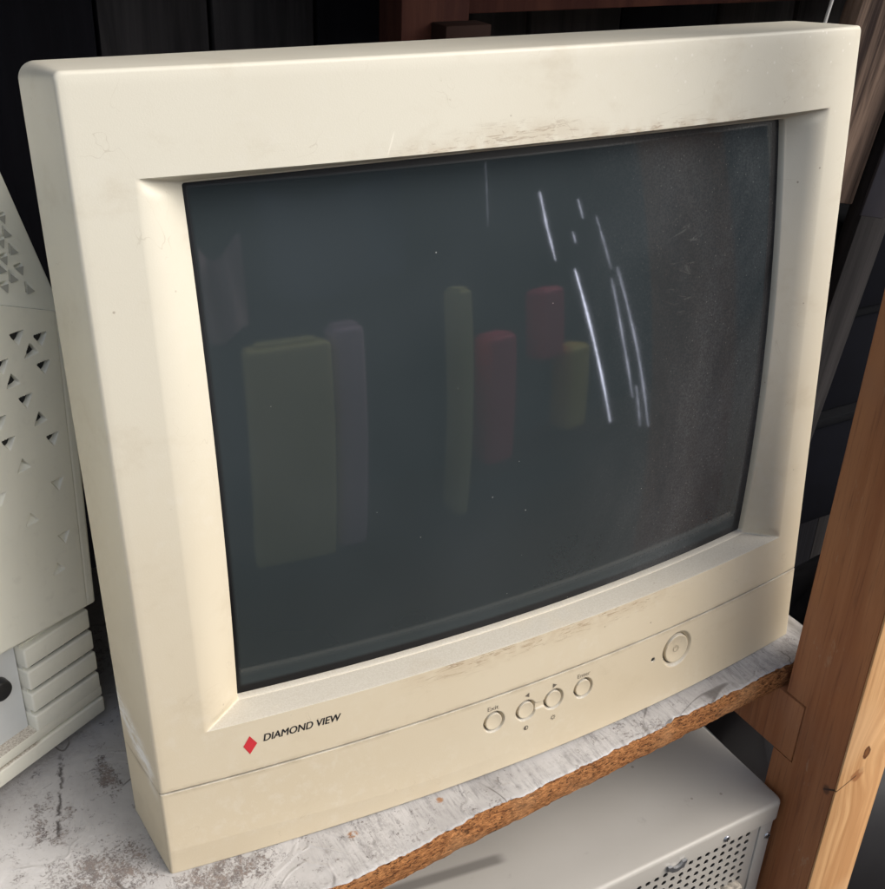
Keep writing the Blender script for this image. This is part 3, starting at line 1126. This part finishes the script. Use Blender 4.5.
# half-round latch tab
V, F = [], []
for yy in (CY0 - 0.0022, CY0 - 0.0004):
    for k in range(17):
        a = R(180 + 180 * k / 16)
        V.append((0.2925 + 0.0073 * math.cos(a), yy, -0.0985 + 0.0065 * math.sin(a)))
    for k in range(17):
        a = R(360 - 180 * k / 16)
        V.append((0.2925 + 0.0040 * math.cos(a), yy, -0.0990 + 0.0028 * math.sin(a)))
ln = 34
for k in range(16):
    F.append((k, k + 1, ln - 2 - k, ln - 1 - k))
    F.append((ln + k, 2 * ln - 1 - k, 2 * ln - 2 - k, ln + k + 1))
for k in range(ln):
    k2 = (k + 1) % ln
    F.append((k, k2, ln + k2, ln + k))
t_ = from_py('latch_tab', V, F, M_STEEL, case, 40, fix=True)
t_.location = (0, 0, 0.36)
m = MB()
m.box(0.330, 0.358, FY - 0.006, FY + 0.002, -0.178, -0.1545, bev=0.002)
m.box(0.336, 0.352, FY - 0.010, FY - 0.005, -0.176, -0.1575, bev=0.0025)
con = cpart(m, 'connector', simple('pale_dirty_connector', (0.42, 0.38, 0.32), 0.6, mottle=0.5, scale=260))
for sx in (0.3325, 0.3555):
    m = MB()
    m.cyl((sx, FY - 0.006, -0.1585), (sx, FY - 0.0105, -0.1585), 0.0032, 0.0026, 6, bev=0.0004)
    m.build('connector_nut', M_STEEL, con, 35)

# ================================================================== THE OTHER COMPUTER, left
comp = empty('vented_computer', 'pale grey beige computer with triangular vents and ribbed foot, left of the monitor', 'computer',
             (0.001, 0.1229, 0.0), (0, 0, math.atan2(0.46926, 0.88306)))
VENTS = [(-0.0206, 0.2434, 0), (-0.0083, 0.2387, 0), (-0.0144, 0.2343, 1), (-0.0087, 0.2247, 0), (-0.0308, 0.2329, 0), (-0.0264, 0.2233, 1),
         (-0.0212, 0.2121, 0), (-0.015, 0.1996, 1), (-0.0096, 0.1871, 0), (-0.0338, 0.195, 0), (-0.0365, 0.2071, 0), (-0.028, 0.1801, 1),
         (-0.0107, 0.1625, 0), (-0.0434, 0.1697, 0), (-0.0284, 0.1503, 1), (-0.0116, 0.1319, 0), (-0.0178, 0.1153, 1),
         (-0.044, 0.232, 1), (-0.050, 0.245, 0), (-0.033, 0.252, 1), (-0.055, 0.218, 0), (-0.048, 0.196, 1), (-0.058, 0.180, 1)]


def tri_in(x, z, cx, cz, up, r):
    """>0 inside a rounded triangle, value = distance to nearest side"""
    dx, dz = x - cx, (z - cz)
    if up:
        A = [(90, 1.0), (215, 1.0), (330, 1.0)]
    else:
        A = [(30, 1.0), (150, 1.0), (268, 1.0)]
    best = 1e9
    for (a, q) in A:
        # side opposite the vertex at angle a
        nx_, nz_ = -math.cos(R(a)), -math.sin(R(a))
        best = min(best, 0.52 * r - (dx * nx_ + dz * nz_))
    best = min(best, r * 1.0 - math.hypot(dx, dz))
    return best, dx, dz


def vent_depth(x, z):
    for (cx, cz, up) in VENTS:
        if abs(x - cx) < 0.005 and abs(z - cz) < 0.006:
            r = 0.0042
            b, dx, dz = tri_in(x, z, cx, cz, up, r)
            if b > 0:
                deep = 0.0012 + 0.0150 * smooth(0.165, 0.225, cz)
                # scooped: deepest at the upper left, running out at the lower right rim
                ramp = smooth(-0.0030, 0.0012, dz * 0.9 - dx * 0.45)
                return min(1, b / 0.0005) * (0.0008 + deep * ramp)
    return 0.0


def fbot(u):
    return 0.0827 + 0.07 * max(0, -u)


def ftop(u):
    return 0.2462 + 0.42 * (0.0074 - u)


MB().box(-0.0435, -0.0035, 0.0036, 0.0150, 0.008, 0.0800).build('slat_backing', M_COMP, comp)
V, F = [], []
us = [1 - e for e in (0, 0.0015, 0.004, 0.008)] + [0.99 - 0.84 * i / 170 for i in range(0, 171)]
umax_b, umax_t = 0.0018, 0.0074
LU = 0.075
nzf = 400
tcol = []
for j in range(nzf + 1):
    t = j / nzf
    ue = umax_b + (umax_t - umax_b) * t
    for s in [0, 0.0004, 0.0009, 0.0016] + [0.0016 + (0.062 - 0.0016) * i / 150 for i in range(1, 151)] + [0.10, 0.16, 0.22]:
        u = ue - s
        z = fbot(u) + (ftop(u) - fbot(u)) * t
        y = -0.003
        for e in (s, (t) * 0.165):
            if e < 0.0016:
                y += 0.0016 - math.sqrt(max(0, 0.0016 ** 2 - (0.0016 - e) ** 2))
        # shallow moulded line near the right side
        y += 0.0003 * max(0, 1 - abs(s - 0.0055) / 0.0006)
        y += vent_depth(u, z) if s < 0.063 else 0
        V.append((u, y, z))
nc = 4 + 150 + 3
for j in range(nzf):
    for i in range(nc - 1):
        a = j * nc + i
        F.append((a, a + nc, a + nc + 1, a + 1))
# returns: right side and underside go back
b0 = len(V)
for j in range(nzf + 1):
    p = V[j * nc]
    V.append((p[0] - 0.004, 0.26, p[2]))
for j in range(nzf):
    F.append((j * nc, b0 + j, b0 + j + 1, (j + 1) * nc))
b1 = len(V)
for i in range(nc):
    p = V[i]
    V.append((p[0] - 0.001, 0.012, p[2] + 0.001))
for i in range(nc - 1):
    F.append((i, i + 1, b1 + i + 1, b1 + i))
from_py('vented_side', V, F, M_COMP, comp, 32, fix=True)

# dark plates in the upper vents, painting in the shade of the holes
m = MB()
for (cx, cz, up) in VENTS:
    if cz < 0.185:
        continue
    V_, F_ = [], []
    rr = 0.0040 * (0.80 + 0.2 * smooth(0.185, 0.23, cz))
    ang = (90, 215, 330) if up else (30, 150, 268)
    b_ = bmesh.new()
    vs = [b_.verts.new((cx + rr * math.cos(R(a)), -0.003 + 0.0028, cz + rr * math.sin(R(a)))) for a in ang]
    b_.faces.new(vs)
    m.merge(b_)
m.build('vent_shade', M_DARKIN, comp)

# slanted top panel, with raised scoops
q = Vector((0, 0.5, 0.866))
c0 = Vector((0.0074, -0.0014, 0.2462))
cdir = Vector((-1, 0, 0.42))
V, F = [], []
SC = [(-0.0013, 0.0199, 0.2894), (-0.0032, 0.0162, 0.2836), (-0.0084, 0.0136, 0.2813), (-0.0043, 0.012, 0.2768), (-0.0113, 0.0094, 0.2751), (-0.0156, 0.0067, 0.2722),
      (-0.0053, 0.0073, 0.2692), (-0.0118, 0.0048, 0.2674), (-0.0182, 0.0023, 0.2656), (-0.0058, 0.0024, 0.2609)]
nn = cdir.cross(q).normalized()
if nn.y > 0:
    nn = -nn
ns, nt = 160, 240
for j in range(nt + 1):
    for i in range(ns + 1):
        s = 0.075 * i / ns
        t = 0.110 * j / nt
        p = c0 + cdir * s + q * t
        # right edge drifts inwards as it climbs
        p = p + Vector((0.003 * (t / 0.06), 0, 0))
        h = 0
        for k_, sc in enumerate(SC):
            d = p - Vector((sc[0], sc[1] - 0.0014, sc[2]))
            if abs(d.x) < 0.006 and abs(d.z) < 0.006:
                b, dx, dz = tri_in(d.x + 0.0, d.z * 1.1, 0, 0, k_ % 2, 0.0031)
                if b > 0:
                    h = -min(1, b / 0.0004) * (0.0004 + 0.0028 * smooth(-0.003, 0.003, dz - dx * 0.5))
        e = s
        if e < 0.0012:
            h -= 0.0012 - math.sqrt(max(0, 0.0012 ** 2 - (0.0012 - e) ** 2))
        V.append(tuple(p + nn * h))
for j in range(nt):
    for i in range(ns):
        a = j * (ns + 1) + i
        F.append((a, a + ns + 1, a + ns + 2, a + 1))
b0 = len(V)
for j in range(nt + 1):
    p = V[j * (ns + 1)]
    V.append((p[0] - 0.004, 0.26, p[2] - 0.02))
for j in range(nt):
    F.append((j * (ns + 1), b0 + j, b0 + j + 1, (j + 1) * (ns + 1)))
from_py('slanted_top', V, F, M_COMP, comp, 32, fix=True)
m = MB()
for k_, sc in enumerate(SC):
    b_ = bmesh.new()
    ang = (30, 150, 268) if k_ % 2 == 0 else (90, 215, 330)
    ctr = Vector((sc[0], sc[1] - 0.0014, sc[2])) - nn * 0.0016
    vs = [b_.verts.new(ctr + Vector((1, 0, 0)) * (0.0026 * math.cos(R(a_))) + q * (0.0026 * math.sin(R(a_)))) for a_ in ang]
    b_.faces.new(vs)
    m.merge(b_)
m.build('vent_shade', simple('grey_vent_shade', (0.34, 0.335, 0.29), 0.8), comp)  # grey plates painting shade into the scoops
m = MB()
m.box(-0.20, -0.003, 0.016, 0.26, 0.006, 0.24)
m.build('inner_body', M_COMP, comp)
# rounded slats of the foot
for k in range(5):
    zt = 0.0790 - 0.01465 * k
    if k < 3:
        m = MB().box(-0.0440, -0.0018 + 0.0005 * k, -0.0005, 0.018, zt - 0.0122, zt, bev=0.0012, seg=3)
    elif k == 3:
        m = MB().box(-0.0440, -0.0006, -0.0005, 0.018, zt - 0.0105, zt, bev=0.0012, seg=3)
    else:
        m = MB().box(-0.21, 0.0, -0.0010, 0.018, 0.0072, zt + 0.0012 - 0.0040, bev=0.0014, seg=3)
    m.build('slat', M_COMP, comp)
# long ledge slat
MB().box(-0.21, -0.0004, -0.0003, 0.030, 0.0190, 0.0255, bev=0.0006, seg=2).build('ledge', M_COMP, comp)
# dark slits between slats
for k in range(1, 5):
    zt = 0.0790 - 0.01465 * k + (0.0006 if k < 4 else -0.001)
    x = -0.0405
    m = MB()
    while x < -0.004:
        m.box(x, min(x + 0.0095, -0.004), 0.0010, 0.0046, zt + 0.0009, zt + 0.0017)
        x += 0.0108
    m.build('slit', M_DARKIN, comp)
M_LITE = simple('cool_white_plastic', (0.60, 0.62, 0.62), 0.45, mottle=0.04)
MB().box(-0.21, -0.0445, 0.0068, 0.020, 0.024, 0.0900).build('recessed_panel', M_LITE, comp)
m = MB()
m.cyl((-0.0580, 0.0068, 0.0615), (-0.0580, 0.0010, 0.0615), 0.0062, 0.0055, 28, bev=0.001)
m.build('knob', M_BLACK, comp)
for fx in (-0.18, -0.012):
    for fy in (0.08, 0.24):
        MB().cyl((fx, fy, 0.0003), (fx, fy, 0.0065), 0.006, seg=18).build('foot', M_BLACK, comp)

# ================================================================== BACKGROUND OF THE SHED
# lower shelf
m = MB()
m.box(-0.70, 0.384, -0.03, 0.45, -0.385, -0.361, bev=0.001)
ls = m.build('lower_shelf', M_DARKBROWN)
tag(ls, 'dark timber shelf below, carrying the steel case', 'shelf')
# board wall
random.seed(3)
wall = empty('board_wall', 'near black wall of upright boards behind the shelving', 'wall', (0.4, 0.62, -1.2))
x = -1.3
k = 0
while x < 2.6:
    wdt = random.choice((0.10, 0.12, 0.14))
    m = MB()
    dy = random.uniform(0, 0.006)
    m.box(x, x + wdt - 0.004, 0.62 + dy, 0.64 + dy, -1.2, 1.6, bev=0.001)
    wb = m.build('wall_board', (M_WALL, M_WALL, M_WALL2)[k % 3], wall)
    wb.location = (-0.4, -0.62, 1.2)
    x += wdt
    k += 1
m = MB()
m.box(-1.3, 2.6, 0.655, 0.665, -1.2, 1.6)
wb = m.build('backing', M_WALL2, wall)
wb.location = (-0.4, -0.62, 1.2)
# timbers at the back of the shelving
m = MB()
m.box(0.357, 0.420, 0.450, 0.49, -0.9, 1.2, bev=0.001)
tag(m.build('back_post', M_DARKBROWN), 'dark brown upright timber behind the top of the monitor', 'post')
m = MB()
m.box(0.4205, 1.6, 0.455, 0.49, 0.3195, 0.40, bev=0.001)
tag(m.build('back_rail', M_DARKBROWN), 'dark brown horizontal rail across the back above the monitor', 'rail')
m = MB()
m.box(0.384, 0.4265, 0.425, 0.4495, 0.26, 0.3155, bev=0.001)
tag(m.build('timber_block', simple('mid_brown_wood', (0.022, 0.009, 0.006), 0.8, spec=0.2)), 'small brown timber block fixed to the dark back post', 'block')
# leaning weathered planks, right
def plank(name, a, b, wid, th, mat, label):
    a, b = Vector(a), Vector(b)
    d = b - a
    zq = d.normalized()
    yq = Vector((0, 1, 0))
    xq = yq.cross(zq).normalized()
    yq = zq.cross(xq)
    M = Matrix((xq, yq, zq)).transposed().to_4x4()
    m = MB()
    m.box(-wid / 2, wid / 2, -th / 2, th / 2, 0, d.length, bev=0.0015)
    o = m.build(name, mat)
    o.matrix_world = Matrix.Translation(a) @ M
    tag(o, label, 'plank')
    return o


plank('leaning_plank', (0.7745, 0.36, 0.15), (0.862, 0.36, 0.60), 0.080, 0.02, M_WEATHER, 'weathered brown plank leaning behind the top right corner of the monitor')
sl = plank('steel_strip', (0.8200, 0.33, 0.135), (0.900, 0.33, 0.50), 0.036, 0.004, simple('dull_black_steel', (0.035, 0.035, 0.045), 0.35, metal=0.3), 'dull black steel strip leaning beside the weathered plank')
m = MB()
m.cyl((0, -0.002, 0.10), (0, -0.0045, 0.10), 0.006, 0.005, 24, bev=0.001)
m.build('rivet', simple('dull_rivet', (0.12, 0.12, 0.14), 0.4, metal=0.5), sl)
c_ = tube('white_cord', [(0.7235, 0.35, 0.30), (0.727, 0.35, 0.322), (0.7315, 0.35, 0.345), (0.739, 0.352, 0.39), (0.745, 0.355, 0.50)], 0.0016, simple('white_cord', (0.6, 0.6, 0.58), 0.6))
tag(c_, 'thin white cord hanging behind the right end of the monitor top', 'cord')
# dark crates stacked far back on the right
random.seed(11)
for (x0_, x1_, z0_, z1_, y_, lab) in ((0.90, 1.12, -0.33, -0.17, 0.44, 'lowest dark crate of the stack seen between monitor and post'),
                                      (0.91, 1.10, -0.168, -0.03, 0.45, 'middle dark crate of the stack seen between monitor and post'),
                                      (0.92, 1.11, -0.028, 0.085, 0.44, 'topmost dark crate of the stack seen between monitor and post')):
    cr = empty('crate', lab, 'crate', (x0_, y_, z0_), group='dark crates behind the monitor')
    m = MB()
    m.box(0, x1_ - x0_, 0, 0.15, 0, z1_ - z0_ - 0.012, bev=0.002)
    m.build('box_body', simple('navy_crate', (0.002, 0.0025, 0.005), 0.9, spec=0.1), cr)
    m = MB()
    m.box(-0.004, x1_ - x0_ + 0.004, -0.004, 0.15, z1_ - z0_ - 0.012, z1_ - z0_, bev=0.002)
    m.build('rim', simple('navy_rim', (0.004, 0.0045, 0.006), 0.9, spec=0.1), cr)
plank('leaning_plank', (0.86, 0.42, -0.30), (1.02, 0.42, 0.60), 0.05, 0.02, M_WALL, 'darker weathered plank leaning further back beside the post')
m = MB()
m.box(0.815, 0.855, 0.40, 0.43, -0.02, 0.045, bev=0.004)
tag(m.build('small_tin', simple('dull_red_tin', (0.09, 0.035, 0.02), 0.6)), 'small dull red brown tin on top of the dark crates', 'tin')
# a black hose on the lower shelf behind the case
h_ = tube('black_hose', [(0.2, 0.42, -0.05), (0.35, 0.30, -0.13), (0.40, 0.18, -0.16), (0.44, 0.10, -0.175), (0.50, 0.03, -0.25), (0.62, 0.05, -0.36)], 0.012, simple('black_rubber', (0.035, 0.038, 0.04), 0.4), seg=20)
tag(h_, 'black rubber hose running behind the steel case', 'hose')

# roof, side walls, ground
def slab(name, x0, x1, y0, y1, z0, z1, mat, **kw):
    m = MB()
    m.box(x0, x1, y0, y1, z0, z1)
    o = m.build(name, mat)
    for k_, v_ in kw.items():
        o[k_] = v_
    return o


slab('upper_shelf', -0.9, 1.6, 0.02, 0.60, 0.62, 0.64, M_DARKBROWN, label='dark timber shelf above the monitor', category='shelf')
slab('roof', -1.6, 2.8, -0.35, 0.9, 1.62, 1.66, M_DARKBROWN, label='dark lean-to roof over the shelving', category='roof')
g_ = NT('ground_earth', 0.9, 0.2)
g_.color(g_.mix(g_.noise(3, 6), (0.06, 0.042, 0.028), (0.13, 0.095, 0.065)))
V, F = [(-60, -60, -1.2), (60, -60, -1.2), (60, 60, -1.2), (-60, 60, -1.2)], [(0, 1, 2, 3)]
gr_ = from_py('ground', V, F, g_.m, None)
gr_['kind'] = 'structure'

# dark floor inside the lean-to
slab('shed_floor', -1.6, 3.2, -0.9, 0.62, -1.199, -1.19, simple('dark_floor', (0.03, 0.03, 0.032), 0.9), kind='structure')
# black sack slumped behind the post
V, F = [], []
nu, nv = 48, 32
for j in range(nv + 1):
    th = math.pi * j / nv
    for i in range(nu):
        ph = 2 * math.pi * i / nu
        d = Vector((math.sin(th) * math.cos(ph), math.sin(th) * math.sin(ph), math.cos(th)))
        k = 1 + 0.16 * noise.noise(d * 1.7) + 0.06 * (1 - abs(noise.noise(d * 4.0 + Vector((3, 1, 0))))) + 0.03 * noise.noise(d * 11)
        V.append((0.98 + 0.42 * k * d.x, 0.22 + 0.20 * k * d.y, -0.62 + 0.42 * k * d.z))
for j in range(nv):
    for i in range(nu):
        F.append((j * nu + i, j * nu + (i + 1) % nu, (j + 1) * nu + (i + 1) % nu, (j + 1) * nu + i))
tag(from_py('plastic_sack', V, F, simple('black_sack', (0.012, 0.012, 0.014), 0.45), None, 60, fix=True), 'black plastic sack slumped in the dark behind the pine edged post', 'sack')

# ================================================================== ADDED OPPOSITE (unseen, made up for light and screen reflections)
M_FENCE = dark_board_material('grey_green_fence', (0.07, 0.09, 0.095), (0.12, 0.145, 0.15))
fn = empty('backdrop_fence', 'added grey green board fence keeping the sky out of the screen reflection', 'fence', (2.0, -3.4, -1.2))  # added backdrop, keeps the horizon out of the screen reflection
x = -3.0
while x < 9.0:
    m = MB()
    m.box(x - 2.0, x - 2.0 + 0.1495, 0, 0.02, 0, 2.35 + 0.02 * math.sin(x * 7), bev=0.002)
    m.build('fence_board', M_FENCE, fn)
    x += 0.15
m = MB()
m.box(-5, 7, -0.06, -0.002, 1.9, 1.98)
m.box(-5, 7, -0.06, -0.002, 0.4, 0.48)
m.build('fence_rail', M_FENCE, fn)


def reflection_prop(name, label, cat, x0, x1, z0, z1, y, col):  # unseen coloured props, added for their reflections in the screen
    e = empty(name, label, cat, ((x0 + x1) / 2, y, z0))
    mt = simple(name + '_paint', col, 0.5)
    w_, h_ = (x1 - x0) / 2, z1 - z0
    MB().box(-w_, w_, -0.25, 0, 0, h_ * 0.985, bev=min(0.03, w_ * 0.4), seg=4).build('body', mt, e)
    MB().box(-w_ * 0.7, w_ * 0.7, -0.22, -0.03, h_ * 0.98, h_, bev=0.004, seg=2).build('lid', mt, e)
    return e


reflection_prop('wide_yellow_prop', 'added tall yellow green prop for the screen reflection, widest of the coloured props', 'bin', 0.21, 0.62, -1.2, -0.02, -2.45, (1.0, 0.86, 0.36))
reflection_prop('mauve_prop', 'added narrow mauve prop beside the tall yellow green one, for the screen reflection', 'mauve_prop', 0.64, 0.80, -1.2, 0.02, -2.5, (0.85, 0.60, 0.72))
reflection_prop('slim_yellow_prop', 'added slim yellow prop standing alone, for the screen reflection', 'post box', 1.345, 1.415, -1.2, 0.09, -2.5, (1.0, 0.93, 0.45))
reflection_prop('clothes_stand_in', 'added tall narrow red prop, standing in for reflected clothing', 'clothes_prop', 1.53, 1.71, -0.95, -0.20, -2.5, (1.0, 0.10, 0.20))
reflection_prop('clothes_stand_in', 'added short red prop beside the mustard one, standing in for reflected clothing', 'clothes_prop', 1.95, 2.12, -0.44, -0.03, -2.56, (1.0, 0.12, 0.22))
reflection_prop('clothes_stand_in', 'added mustard yellow prop, standing in for reflected clothing', 'clothes_prop', 2.13, 2.30, -0.92, -0.40, -2.5, (1.0, 0.80, 0.22))
m = MB()
m.box(1.48, 2.40, -2.9, -2.48, -0.99, -0.955, bev=0.004)
tb = m.build('bench_top', M_DARKBROWN)
tag(tb, 'dark bench top in the yard carrying the red and mustard props', 'bench')
def streak_mat(name, st):  # added glow standing in for bright streaks on the screen, source unknown
    n = NT(name, 0.5)
    n.color((0.8, 0.8, 0.85))
    n.b.inputs['Emission Color'].default_value = (0.80, 0.82, 1.0, 1)
    n.b.inputs['Emission Strength'].default_value = st
    return n.m
def glow_streak(name, pts, rr, st, lab):
    P = [Vector(p) for p in pts]
    n = 14
    V, F = [], []
    seg = 10
    for i in range(n + 1):
        t = i / n
        q = t * (len(P) - 1)
        k = min(int(q), len(P) - 2)
        p = P[k].lerp(P[k + 1], q - k)
        r_ = rr * (0.15 + 0.85 * math.sin(math.pi * min(1, 0.08 + t * 0.84)) ** 0.7) * (1 + 0.25 * math.sin(t * 19))
        for a_ in range(seg):
            an = 2 * math.pi * a_ / seg
            V.append((p.x + r_ * math.cos(an), p.y + r_ * math.sin(an), p.z))
    for i in range(n):
        for a_ in range(seg):
            F.append((i * seg + a_, i * seg + (a_ + 1) % seg, (i + 1) * seg + (a_ + 1) % seg, (i + 1) * seg + a_))
    F.append(tuple(range(seg)))
    F.append(tuple(n * seg + a_ for a_ in range(seg)))
    o = from_py('streak_tube', V, F, streak_mat('streak_glow', st), None, 60, fix=True)
    tag(o, lab, 'glow_streak', 'added glow streaks for the screen reflection')


glow_streak('streak_tube', [(1.165, -1.2, 0.16), (1.20, -1.2, 0.06), (1.275, -1.2, -0.15), (1.36, -1.2, -0.38)], 0.0022, 11, 'brightest added glow streak, mirrored in the screen')
glow_streak('streak_tube', [(1.335, -1.2, 0.10), (1.395, -1.2, -0.10), (1.475, -1.2, -0.33)], 0.0015, 6, 'shorter of the two close dim added glow streaks')
glow_streak('streak_tube', [(1.365, -1.2, 0.13), (1.48, -1.2, -0.16), (1.60, -1.2, -0.48)], 0.0015, 6.5, 'longer of the two close dim added glow streaks')
glow_streak('streak_tube', [(1.045, -1.2, 0.40), (1.06, -1.2, 0.30), (1.085, -1.2, 0.20)], 0.0026, 5.5, 'thick short added glow streak, above the brightest one')
glow_streak('streak_tube', [(1.20, -1.2, 0.36), (1.215, -1.2, 0.30)], 0.0018, 4, 'tiny added glow streak highest in the cluster')
glow_streak('streak_tube', [(1.275, -1.2, 0.30), (1.335, -1.2, 0.13)], 0.0014, 4, 'thin faint added glow streak right above the two close dim ones')
glow_streak('streak_tube', [(1.165, -1.2, 0.27), (1.175, -1.2, 0.235)], 0.0018, 4, 'tiny added glow streak between the thick short one and the thin faint one')
glow_streak('streak_tube', [(0.862, -1.2, 0.50), (0.845, -1.2, 0.33)], 0.0014, 0.9, 'faintest thin added glow streak, upright and apart from the cluster')
glow_streak('streak_tube', [(1.49, -1.2, -0.29), (1.545, -1.2, -0.46)], 0.0016, 4, 'short added glow streak beside the foot of the longer dim one')
# unseen cloths, added to put haze and a mauve blob into the reflection
for (cx0, cx1, cz0, cz1, col_, lab) in ((0.38, 1.15, 0.18, 0.72, (0.16, 0.20, 0.25), 'added pale blue grey sheet, hung for a haze in the screen reflection'),
                                        (0.05, 0.27, 0.02, 0.48, (0.62, 0.46, 0.50), 'added small mauve cloth, hung for a blob in the screen reflection')):
    V, F = [], []
    nn_ = 30
    for sgn in (0, 1):
        for j in range(nn_ + 1):
            for i in range(nn_ + 1):
                u, v = i / nn_, j / nn_
                V.append((cx0 + (cx1 - cx0) * u, -2.75 + 0.03 * math.sin(u * 11 + v * 2) - 0.004 * sgn, cz0 + (cz1 - cz0) * v - 0.05 * math.sin(u * math.pi) * v - 0.04 * math.sin(u * 5)))
    q2 = (nn_ + 1) ** 2
    for j in range(nn_):
        for i in range(nn_):
            a = j * (nn_ + 1) + i
            F.append((a, a + 1, a + nn_ + 2, a + nn_ + 1))
            F.append((q2 + a, q2 + a + nn_ + 1, q2 + a + nn_ + 2, q2 + a + 1))
    tag(from_py('reflection_cloth', V, F, simple('cloth_dye', col_, 0.9), None, 60), lab, 'cloth')
tag(tube('washing_line', [(-3, -2.752, 0.74), (0.6, -2.752, 0.715), (4, -2.752, 0.74)], 0.003, M_INK, None, 8), 'thin dark washing line strung across the yard', 'line')
# unseen brown cabinet, added to block light from the lower bezel
e = empty('blocker_cabinet', 'unseen brown cabinet added to block light from the lower bezel', 'cabinet', (-0.42, -0.80, -1.2))
mt = simple('cabinet_brown', (0.16, 0.085, 0.045), 0.6)
MB().box(-0.40, 0.40, -0.4, 0, 0, 1.38, bev=0.01).build('body', mt, e)
MB().box(-0.42, 0.42, -0.42, 0.02, 1.381, 1.41, bev=0.006).build('top', mt, e)
MB().box(-0.39, -0.004, 0.001, 0.016, 0.05, 1.36, bev=0.003).build('door', mt, e)
MB().box(0.004, 0.39, 0.001, 0.016, 0.05, 1.36, bev=0.003).build('door', mt, e)
